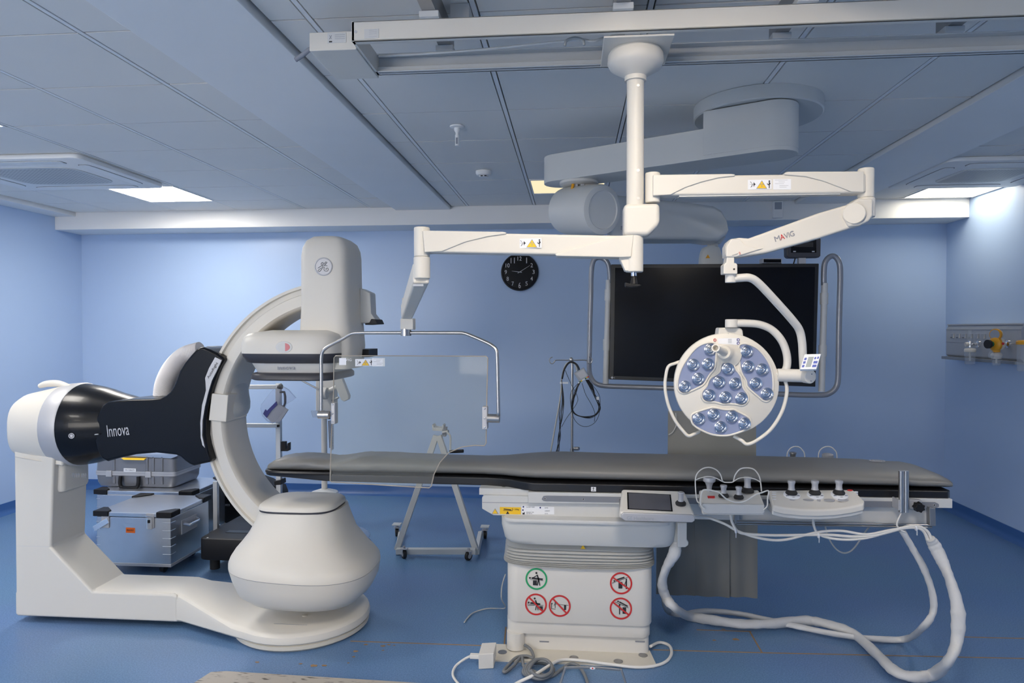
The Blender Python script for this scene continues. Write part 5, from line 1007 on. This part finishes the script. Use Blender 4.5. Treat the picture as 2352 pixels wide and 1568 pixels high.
ec = thing('patient_cable', 'black patient lead cables with a grey connector box looped over the drip stand', 'cable bundle', at(1312, 827, Y-.02)); Yc = Y-.03
def wire(px, r, m='cable_black', nm='lead_wire', Y_=Yc): B().tube([at(u, v, Y_) for u, v in px], r, n=7).build(nm, m, ec, ang=180)
wire([(1265, 1037), (1275, 980), (1288, 905), (1290, 870), (1298, 840), (1310, 831), (1322, 838), (1327, 860)], .005, 'bellows', 'trunk_cable')
wire([(1291, 870), (1296, 848), (1308, 832), (1322, 835), (1330, 848), (1334, 872)], .006, 'cable_black', 'trunk_cable', Yc-.01)
for k in range(6):
    j = lambda: random.uniform(-2, 2)
    wire([(1290, 872+j()), (1288+k*1.2+j(), 920), (1286+k*1.5+j(), 955), (1286+j(), 985), (1283+j()*2, 1010), (1276+k*1.6, 1040)], .0018, Y_=Yc-.004*k)
for k in range(7):
    j = lambda s_=2.5: random.uniform(-s_, s_)
    wire([(1333+j(), 873), (1322+j(), 900), (1315+j(), 925), (1316+j(), 945), (1330+j(), 955), (1352+j(), 958+j()), (1370+j(), 950), (1377+j(), 935), (1370+j(3), 915), (1355+k*1.3, 890), (1345+k*1.2, 872)], .0019, Y_=Yc-.004*k)
wire([(1330, 878), (1312, 900), (1311, 930), (1318, 960), (1332, 976), (1350, 979), (1368, 968), (1377, 945), (1377, 910), (1362, 885), (1352, 873)], .0015)
wire([(1298, 850), (1312, 882), (1326, 910), (1325, 925), (1312, 945), (1300, 962), (1290, 980)], .0015); wire([(1337, 880), (1345, 905), (1358, 928), (1366, 948), (1365, 968)], .0015)
o = B().pp([(1318, 857), (1341, 844), (1354, 865), (1332, 879)], Yc-.045, .025).build('connector_box', 'panel_grey', ec, bev=.003)
B().pp([(1323, 858), (1340, 848), (1349, 862), (1334, 870)], Yc-.046, .003).build('box_label', 'silver', o)
for k, m_ in enumerate(('label', 'gas_green', 'yellow', 'label', 'label', 'gas_green', 'yellow', 'red')):
    u, v = 1329+k*3.1, 879-k*1.9; B().pp([(u-1.5, v-1.2), (u+1.2, v-2.6), (u+2.2, v), (u-.4, v+1.6)], Yc-.048, .006).build('lead_socket', m_, o)
B().pp([(1286, 877), (1305, 877), (1305, 881), (1286, 881)], Yc-.02, .005).build('tag', 'label', ec); B().pp([(1370, 911), (1376, 911), (1376, 918), (1370, 918)], Yc-.03, .005).build('tag', 'label', ec)
# ================================================================== A-FRAME TROLLEY
af = thing('a_frame_trolley', 'grey A-shaped wheeled metal frame with a crank handle behind the table', 'wheeled frame', (-.87, 4.5, 0))
def bar(a, c, w, h, nm, m='pale', par=af):
    a, c = Vector(a), Vector(c); d = (c-a).normalized(); s1 = Vector((0, 1, 0)).cross(d).normalized(); s2 = d.cross(s1); return B().skin([[p-s1*w-s2*h, p+s1*w-s2*h, p+s1*w+s2*h, p-s1*w+s2*h] for p in (a, c)]).build(nm, m, par, bev=.003)
Yf2 = 4.40
bar(at(1002, 1000, 4.5), at(912, 1262, Yf2+.05), .019, .019, 'leg'); bar(at(1008, 1000, 4.5), at(1093, 1262, Yf2+.05), .019, .019, 'leg')
bar(at(911, 1265, Yf2), at(1093, 1265, Yf2), .018, .02, 'front_bar'); 
bar(at(914, 1267, Yf2+.03), at(920, 1225, 4.85), .02, .015, 'foot_bar'); bar(at(1095, 1267, Yf2+.03), at(1104, 1225, 4.85), .02, .015, 'foot_bar')
B().pp([(993, 981), (1018, 983), (1016, 990), (995, 989)], 4.46, .08).pp([(992, 975), (996, 977), (996, 988), (993, 988)], 4.46, .08).pp([(1016, 975), (1019, 977), (1018, 990), (1015, 990)], 4.46, .08).build('top_bracket', 'pale', af, bev=.002)
B().pp([(1016, 983), (1025, 981), (1023, 1003), (1015, 1002)], 4.47, .05).build('winch_box', 'inkgrey', af, bev=.003); B().cyl(at(1018, 992, 4.45), at(1030, 990, 4.44), .018, .010).build('winch_gear', 'dull_steel', af)
B().tube([at(1026, 992, 4.42), at(1033, 999, 4.42), at(1034.5, 1008, 4.42), at(1034.5, 1036, 4.42)], .0065, n=8).build('crank_arm', 'pale', af); B().cyl(at(1033, 1037, 4.42), at(1064, 1035.5, 4.40), .011).build('crank_grip', 'black', af)
def caster(par, u, v, Y_, r=.030, ang=.5):
    c = at(u, v, Y_); c.z = r; d = Vector((math.cos(ang), math.sin(ang), 0))*.011
    w = B().cyl(c-d, c+d, r, n=24).build('caster_wheel', 'rubber', par, bev=.003); B().cyl(c-d*1.15, c+d*1.15, r*.55, n=18).build('wheel_hub', 'silver', w)
    b = B(); n_ = d.normalized(); f = Vector((-n_.y, n_.x, 0))
    for s_ in (-1, 1): b.prism([c+n_*.015*s_-f*.008, c+n_*.015*s_+f*.012, c+n_*.015*s_+f*.030+Vector((0, 0, .034)), c+n_*.015*s_-f*.014+Vector((0, 0, .034))], n_*.002)
    b.box(c.x-.022, c.x+.022, c.y-.02, c.y+.02, c.z+.033, c.z+.037); b.cyl((c.x, c.y, c.z+.036), (c.x, c.y, c.z+.052), .008); b.build('caster_fork', 'silver', par)
caster(af, 928, 1283, Yf2-.02, .028, .6); caster(af, 1076, 1283, Yf2-.02, .028, -.6); caster(af, 912, 1236, 4.85, .028, .2); caster(af, 1114, 1240, 4.85, .028, .2)
for u in (912, 1114): p = at(u, 1226, 4.85); B().box(p.x-.03, p.x+.03, 4.82, 4.88, .083, .09).build('caster_plate', 'pale', af)
# ================================================================== WHITE PEDESTAL STAND (injector column)
cs = thing('injector_stand', 'tall cream column on a round base with a jointed display head, seen through the C-arm', 'injector stand', at(744, 1140, 5.1)); Y = 5.1
x = at(745, 1050, Y).x; zb_ = .0
B().lathe([(.20, 0), (.20, .05)], (x, Y, 0), n=48).build('base', 'pale', cs); B().lathe([(.105, .05), (.105, at(744, 1132, Y).z-.0), (.100, at(744, 1129, Y).z), (.03, at(744, 1122, Y).z)], (x, Y, 0), n=44).build('base_drum', 'pale', cs)
B().cyl((x, Y, .25), (x, Y, 1.2), .022).build('column', 'white', cs)
B().pp([(725, 868), (768, 868), (768, 944), (725, 944)], Y-.04, .08).build('column_head', 'white', cs, bev=.006); B().pp([(714, 943), (745, 942), (742, 958), (718, 958)], Y-.1, .01).build('tray', 'clear', cs)
B().cyl(at(738, 903, Y-.1), at(752, 903, Y-.1), .045).build('joint', 'white', cs, bev=.004); B().cyl(at(750, 900, Y-.08), at(775, 888, Y-.08), .018).build('link', 'white', cs); B().cyl(at(762, 920, Y-.06), at(778, 912, Y-.06), .008).build('gas_strut', 'dull_steel', cs)
B().pp([(765, 866), (784, 866), (801, 909), (800, 917), (790, 922), (783, 918), (770, 888)], Y-.14, .05).build('display_head', 'white', cs, bev=.006)
B().tube([at(688, 871, Y-.1), at(732, 894, Y-.1)], .006, sm=False).build('boom_rod', 'steel', cs)
b = B(); P = []
for i in range(260): f = i/259; c = at(757+3*f, 966+62*f, Y-.2); P.append((c.x+.011*math.cos(i*.75), c.y+.011*math.sin(i*.75), c.z))
b.tube(P, .0022, n=5, sm=False).build('coiled_cord', 'slot_grey', cs, ang=180); B().cyl(at(756, 962, Y-.2), at(757, 946, Y-.2), .009).build('cord_plug', 'black', cs)
P = []
for i in range(260): f = i/259; c = at(763, 972+60*f, Y-.2); P.append((c.x+.010*math.cos(i*.75), c.y+.010*math.sin(i*.75), c.z))
B().tube(P, .0022, n=5, sm=False).build('coiled_cord', 'slot_grey', cs, ang=180)
# ================================================================== ALUMINIUM CASES
def alu_case(name, label, u0, u1, zt, Y0, dx, dep, z0=.10, slots=True):
    X0, X1 = at(u0, 1250, Y0).x, at(u1, 1250, Y0).x; c = thing(name, label, 'flight case', ((X0+X1)/2, Y0+dep/2, 0), 'aluminium equipment cases')
    B().box(X0, X1, Y0, Y0+dep, z0, zt-.03).build('body', 'alu', c, bev=.006)
    lid = B().box(X0-.006, X1+.006, Y0-.006, Y0+dep+.006, zt-.028, zt).build('lid', 'alu', c, bev=.006)
    for xx in (X0, X1):
        for yy in (Y0, Y0+dep):
            s_, q_ = (1 if xx == X0 else -1), (1 if yy == Y0 else -1)
            B().prism([(xx-s_*.014, yy-q_*.014, zt-.026), (xx+s_*.085, yy-q_*.014, zt-.026), (xx+s_*.085, yy+q_*.02, zt-.026), (xx+s_*.02, yy+q_*.085, zt-.026), (xx-s_*.014, yy+q_*.085, zt-.026)], (0, 0, .034)).build('corner_guard', 'black', lid, bev=.005)
    B().box(X0-.003, X1+.003, Y0-.003, Y0+dep+.003, z0-.006, z0+.012).build('base_trim', 'silver', c, bev=.002)
    b = B()
    for k in range(5):
        z = z0+.04+(zt-z0-.13)*k/4*1.0+.03
        b.tube([(X1-.05, Y0-.0005, z), (X1-.001, Y0-.0008, z), (X1+.0008, Y0+.001, z), (X1+.0008, Y0+.05, z)], .0028, n=6, sm=False)
        b.tube([(X0, Y0-.0005, z), (X0+.025, Y0-.0008, z)], .0028, n=6, sm=False)
    b.build('pressed_ribs', 'alu', c)
    return c, X0, X1
c, X0, X1 = alu_case('aluminium_case', 'silver aluminium wheeled case with an orange sticker, standing in front', 222, 392, .385, 3.93, 0, .44, z0=.062)
for u, opn in ((243, 1), (346, 0)):
    p = at(u, 1195, 3.93); l = B().box(p.x-.025, p.x+.025, 3.922, 3.93, p.z-.045, p.z+.045).build('latch', 'silver', c, bev=.003)
    if opn: B().obox((p.x-.065, 3.90, p.z-.03), (.08, .02, .05), (.012, .0, -.03), (0, .006, 0)).build('latch_lever', 'chrome', l, bev=.002)
    else: B().box(p.x-.018, p.x+.018, 3.912, 3.921, p.z-.05, p.z+.02).box(p.x-.030, p.x+.030, 3.915, 3.921, p.z+.026, p.z+.032).build('latch_lever', 'chrome', l, bev=.002); B().box(p.x-.006, p.x+.006, 3.908, 3.912, p.z-.01, p.z+.008).build('keyhole', 'black', l)
o_ = B().pp([(289, 1211), (310, 1212), (310, 1224), (289, 1223)], 3.929, .002).build('orange_sticker', 'orange', c); textpx('lettering', 'FRAGILE', 291, 307, 1215.5, 1218.5, 3.9285, 'ink', o_)
hd_ = B().box(X1, X1+.006, 4.04, 4.22, .22, .31).build('handle_plate', 'silver', c, bev=.003); B().tube([(X1+.006, 4.06, .285), (X1+.035, 4.07, .275), (X1+.035, 4.19, .275), (X1+.006, 4.20, .285)], .009, sm=False).build('side_handle', 'chrome', hd_)
for xx in (X0+.06, X1-.08):
    for yy in (3.99, 4.31): B().cyl((xx-.013, yy, .036), (xx+.013, yy, .03), .03, n=20).build('caster_wheel', 'rubber', c, bev=.004); B().box(xx-.02, xx+.02, yy-.02, yy+.02, .05, .08).build('caster_fork', 'silver', c)
c2, _, _ = alu_case('aluminium_case', 'silver aluminium case behind, carrying the grey hard case', 223, 440, at(300, 1127, 4.50).z, 4.50, 0, .46, z0=.02)
B().pp([(247, 1133), (402, 1137), (402, 1140), (247, 1137)], 4.495, .004).build('hinge_strip', 'silver', c2)
# grey hard case
X0, X1, Y0, Y1 = at(217, 1090, 4.60).x, at(402, 1090, 4.60).x, 4.60, 4.95; z0, z2 = at(300, 1127, 4.50).z+.004, at(300, 1047, 4.6).z
gc = thing('hard_case', 'grey plastic hard case with black handle on the rear aluminium case', 'hard case', ((X0+X1)/2, 4.8, z0)); zm = at(300, 1088, 4.6).z
B().skin([sup(X0+.02, X1-.02, Y0+.012, Y1, z0, 12), sup(X0+.004, X1-.004, Y0+.002, Y1, z0+.03, 12), sup(X0, X1, Y0, Y1, zm, 14)]).build('lower_shell', 'case_grey', gc); up_ = B().skin([sup(X0, X1, Y0, Y1, zm+.018, 14), sup(X0+.004, X1-.004, Y0+.002, Y1, z2-.02, 12), sup(X0+.02, X1-.02, Y0+.02, Y1-.02, z2, 12)]).build('upper_shell', 'case_grey', gc)
B().skin([sup(X0-.003, X1+.003, Y0-.003, Y1+.003, z, 16) for z in (zm-.012, zm+.018)]).build('alloy_band', 'silver', gc); B().skin([sup(X0-.0035, X1+.0035, Y0-.0035, Y1+.0035, z, 16) for z in (zm+.0035, zm+.0055)]).build('band_joint', 'inkgrey', gc)
for u in (262, 338, 352, 372): p = at(u, 1090, 4.6); B().box(p.x-.010, p.x+.010, Y0-.006, Y0+.02, z0+.02, zm-.014).box(p.x-.010, p.x+.010, Y0-.006, Y0+.02, zm+.02, z2-.012).box(p.x-.010, p.x+.010, Y0, Y1-.03, z2-.014, z2+.004).build('rib', 'case_grey', gc, bev=.006)
for u in (252, 342): p = at(u, 1093, 4.6); B().box(p.x-.022, p.x+.022, Y0-.014, Y0, zm-.022, zm+.022).build('latch', 'button_blue' if 0 else 'silver', gc, bev=.004)
B().tube([at(277, 1093, 4.58), at(276, 1110, 4.575), at(281, 1119, 4.575), at(300, 1120, 4.57), at(314, 1118, 4.575), at(318, 1108, 4.575), at(318, 1094, 4.58)], .013, n=12).build('carry_handle', 'black', gc)
o_ = B().pp([(284, 1075), (312, 1076), (312, 1083.5), (284, 1083)], Y0-.004, .004).build('paper_label', 'label', gc); textpx('lettering', 'P/N 2286575', 287, 309, 1077.5, 1081, Y0-.0045, 'inkgrey', o_)
o_ = B().prism([at(278, 1052, 4.585), at(334, 1053, 4.585), at(330, 1056.5, 4.575), at(284, 1055.5, 4.575)], (0, .3, .012)).build('yellow_sheet', 'yellow'); tag(o_, 'yellow sheet sticking out on top of the grey hard case', 'paper')
B_ = at(388, 1051, 4.58); o_ = B().pp([(286, 1044), (392, 1042), (408, 1044), (408, 1047), (392, 1053), (286, 1047)], 4.60, .30).build('metal_box', 'alu', None, bev=.003); tag(o_, 'flat silver metal box on top of the grey hard case', 'box')
# ================================================================== BLACK CASE + RACK TROLLEY
bc = thing('black_case', 'big black plastic case with an arched handle behind the C-arm', 'plastic case', at(560, 1250, 5.15)); Y = 5.06
out = [(448, 1230), (448, 1150), (455, 1130), (478, 1118), (515, 1108), (545, 1098), (560, 1095), (590, 1098), (612, 1106), (628, 1116), (640, 1120), (646, 1135), (646, 1290), (460, 1295)]
B().pp(out, Y, .14).build('shell', 'black', bc, bev=.012, ang=60); B().pp([(450, 1140), (480, 1125), (560, 1122), (630, 1128), (645, 1135), (645, 1142), (560, 1136), (452, 1148)], Y-.012, .02).build('lid_rim', 'rubber', bc, bev=.006)
B().skin([[at(569+14*math.cos(2*PI*i/20), 1107.5+5.5*math.sin(2*PI*i/20), y) for i in range(20)] for y in (Y-.006, Y+.02)]).build('handle_opening', 'wall_blue', bc)
textpx('lettering', 'SERIES', 503, 528, 1157, 1161.5, Y-.0135, 'silver', bc)
rt = thing('rack_trolley', 'aluminium rack frame with black crossbar knobs on a black wheeled base behind the C-arm', 'trolley', at(560, 1290, 4.15))
def post(u, v0, v1, Y_, w=.013): a, c_ = at(u, v0, Y_), at(u, v1, Y_); B().box(a.x-w, a.x+w, Y_-w, Y_+w, c_.z, a.z).build('post', 'alu_bar', rt, bev=.0015)
post(640, 880, 1240, 4.45, .016); post(496, 1105, 1222, 4.25, .014)
for v in (888, 977):
    bar(at(500, v+(1 if v < 900 else -1), 4.46), at(645, v, 4.43), .014, .008, 'crossbar', 'alu_bar', rt); B().cyl(at(638.5, v+1 if v > 900 else v+1, 4.425), at(638.5, v+1, 4.40), .0085).build('end_knob', 'black', rt)
B().cyl(at(641, 888, 4.43), at(648, 888, 4.43), .016).build('clamp_knob', 'black', rt); B().pp([(543, 968), (547, 966), (553, 974), (553, 980), (548, 980), (547, 974)], 4.42, .02).build('lock_lever', 'black', rt)
B().tube([at(643, 900, 4.43), at(653, 900, 4.43), at(655, 910, 4.43), at(655, 925, 4.43), at(652, 933, 4.43), at(643, 933, 4.43)], .0085, n=8, sm=False).build('grab_handle', 'black', rt)
B().pp([(645, 1014), (655, 1014), (656, 1031), (659, 1031), (660, 1018), (664, 1016), (664, 1034), (660, 1036), (645, 1036)], 4.43, .03).build('hook', 'black', rt, bev=.002); B().pp([(629, 1105), (645, 1102), (646, 1113), (630, 1114)], 4.41, .08).build('clamp', 'black', rt, bev=.003)
b = B(); zt_, X0, X1 = .24, at(462, 1240, 4.02).x, -1.70
b.rbox(X0, X1, 3.98, 4.58, .085, .22, .05, e=.012).build('base_tub', 'black', rt); B().box(X0+.11, X1-.05, 4.11, 4.16, .2195, .2225).box(X0+.20, X1-.05, 4.26, 4.4, .2195, .223).build('base_recess', 'bezel', rt)
for u, v in ((477, 1235), (504, 1205)): p = atz(u, v, .221); B().lathe([(.006, -.001), (.006, .002), (.003, .003)], p, n=12).build('screw', 'silver', rt)
for xx in (X0+.05, X1-.08):
    for yy in (4.09, 4.55): B().lathe([(.035, .10), (.030, .055), (.03, .0)], (xx, yy, 0), n=20).build('caster_foot', 'rubber', rt)
# plastic bag hung on the trolley
pb = thing('plastic_bag', 'clear plastic bag with a dark blue and a grey packet hooked on the rack post', 'plastic bag', at(630, 970, 4.38)); Yb_ = 4.40
bo = [(636, 884), (646, 884), (664, 894), (681, 913), (672, 920), (658, 928), (655, 944), (640, 965), (626, 973), (614, 968), (602, 955), (598, 938), (600, 928), (615, 908)]
b = B(); F0 = [at(u, v, Yb_+.0+.006*math.sin(i*2.1)) for i, (u, v) in enumerate(bo)]; cen = sum(F0, Vector())/len(F0)
b.skin([[p.lerp(cen, .45)+Vector((0, -.035, 0)) for p in F0], [p.lerp(cen, .15)+Vector((0, -.02, 0)) for p in F0], F0, [p.lerp(cen, .15)+Vector((0, .015, 0)) for p in F0]]).build('film', 'film', pb, ang=180)
B().pp([(604, 950), (609, 940), (612, 944), (634, 922), (636, 930), (622, 944), (612, 959)], Yb_-.012, .012).build('blue_packet', 'navy', pb); B().pp([(612, 958), (624, 944), (640, 928), (661, 941), (643, 968), (624, 970)], Yb_-.006, .015).build('grey_packet', 'silver', pb)
# duct and plug on the floor beyond the tube housing
cable('clear_duct', 'clear ribbed hose end lying on the floor right of the X-ray tube housing', [G(800, 1214, .03), G(812, 1216, .035), G(828, 1219, .035), G(843, 1228, .03)], .028, 'film', cat='hose')
o_ = thing('power_plug', 'black plug with a curled black cable on the floor by the ribbed hose', 'plug', G(832, 1250, 0)); p = G(832, 1246, .035); B().cyl(p+Vector((-.02, -.02, 0)), p+Vector((.02, .02, 0)), .032, .028).build('body', 'black', o_, bev=.006)
B().tube([G(812, 1228, .01), G(825, 1232, .01), G(845, 1236, .02), G(853, 1246, .01), G(846, 1254, .01), G(838, 1250, .02)], .0045).build('cable', 'cable_black', o_); B().tube([G(822, 1258, .01), G(838, 1257, .01), G(836, 1264, .01), G(826, 1262, .01)], .0045).build('cable', 'cable_black', o_)
# ================================================================== RENDER LOOK
sc_ = bpy.context.scene
w = bpy.data.worlds.new('world'); sc_.world = w; w.use_nodes = True; w.node_tree.nodes['Background'].inputs[0].default_value = (.5, .6, .8, 1); w.node_tree.nodes['Background'].inputs[1].default_value = .0
vs = sc_.view_settings; vs.view_transform = 'Standard'; vs.look = 'None'; vs.gamma = 1; vs.use_curve_mapping = False; vs.exposure = 0.72
sc_.cycles.max_bounces = 10; sc_.cycles.diffuse_bounces = 6; sc_.cycles.transparent_max_bounces = 16; sc_.cycles.use_denoising = True
sc_.cycles.sample_clamp_indirect = 6
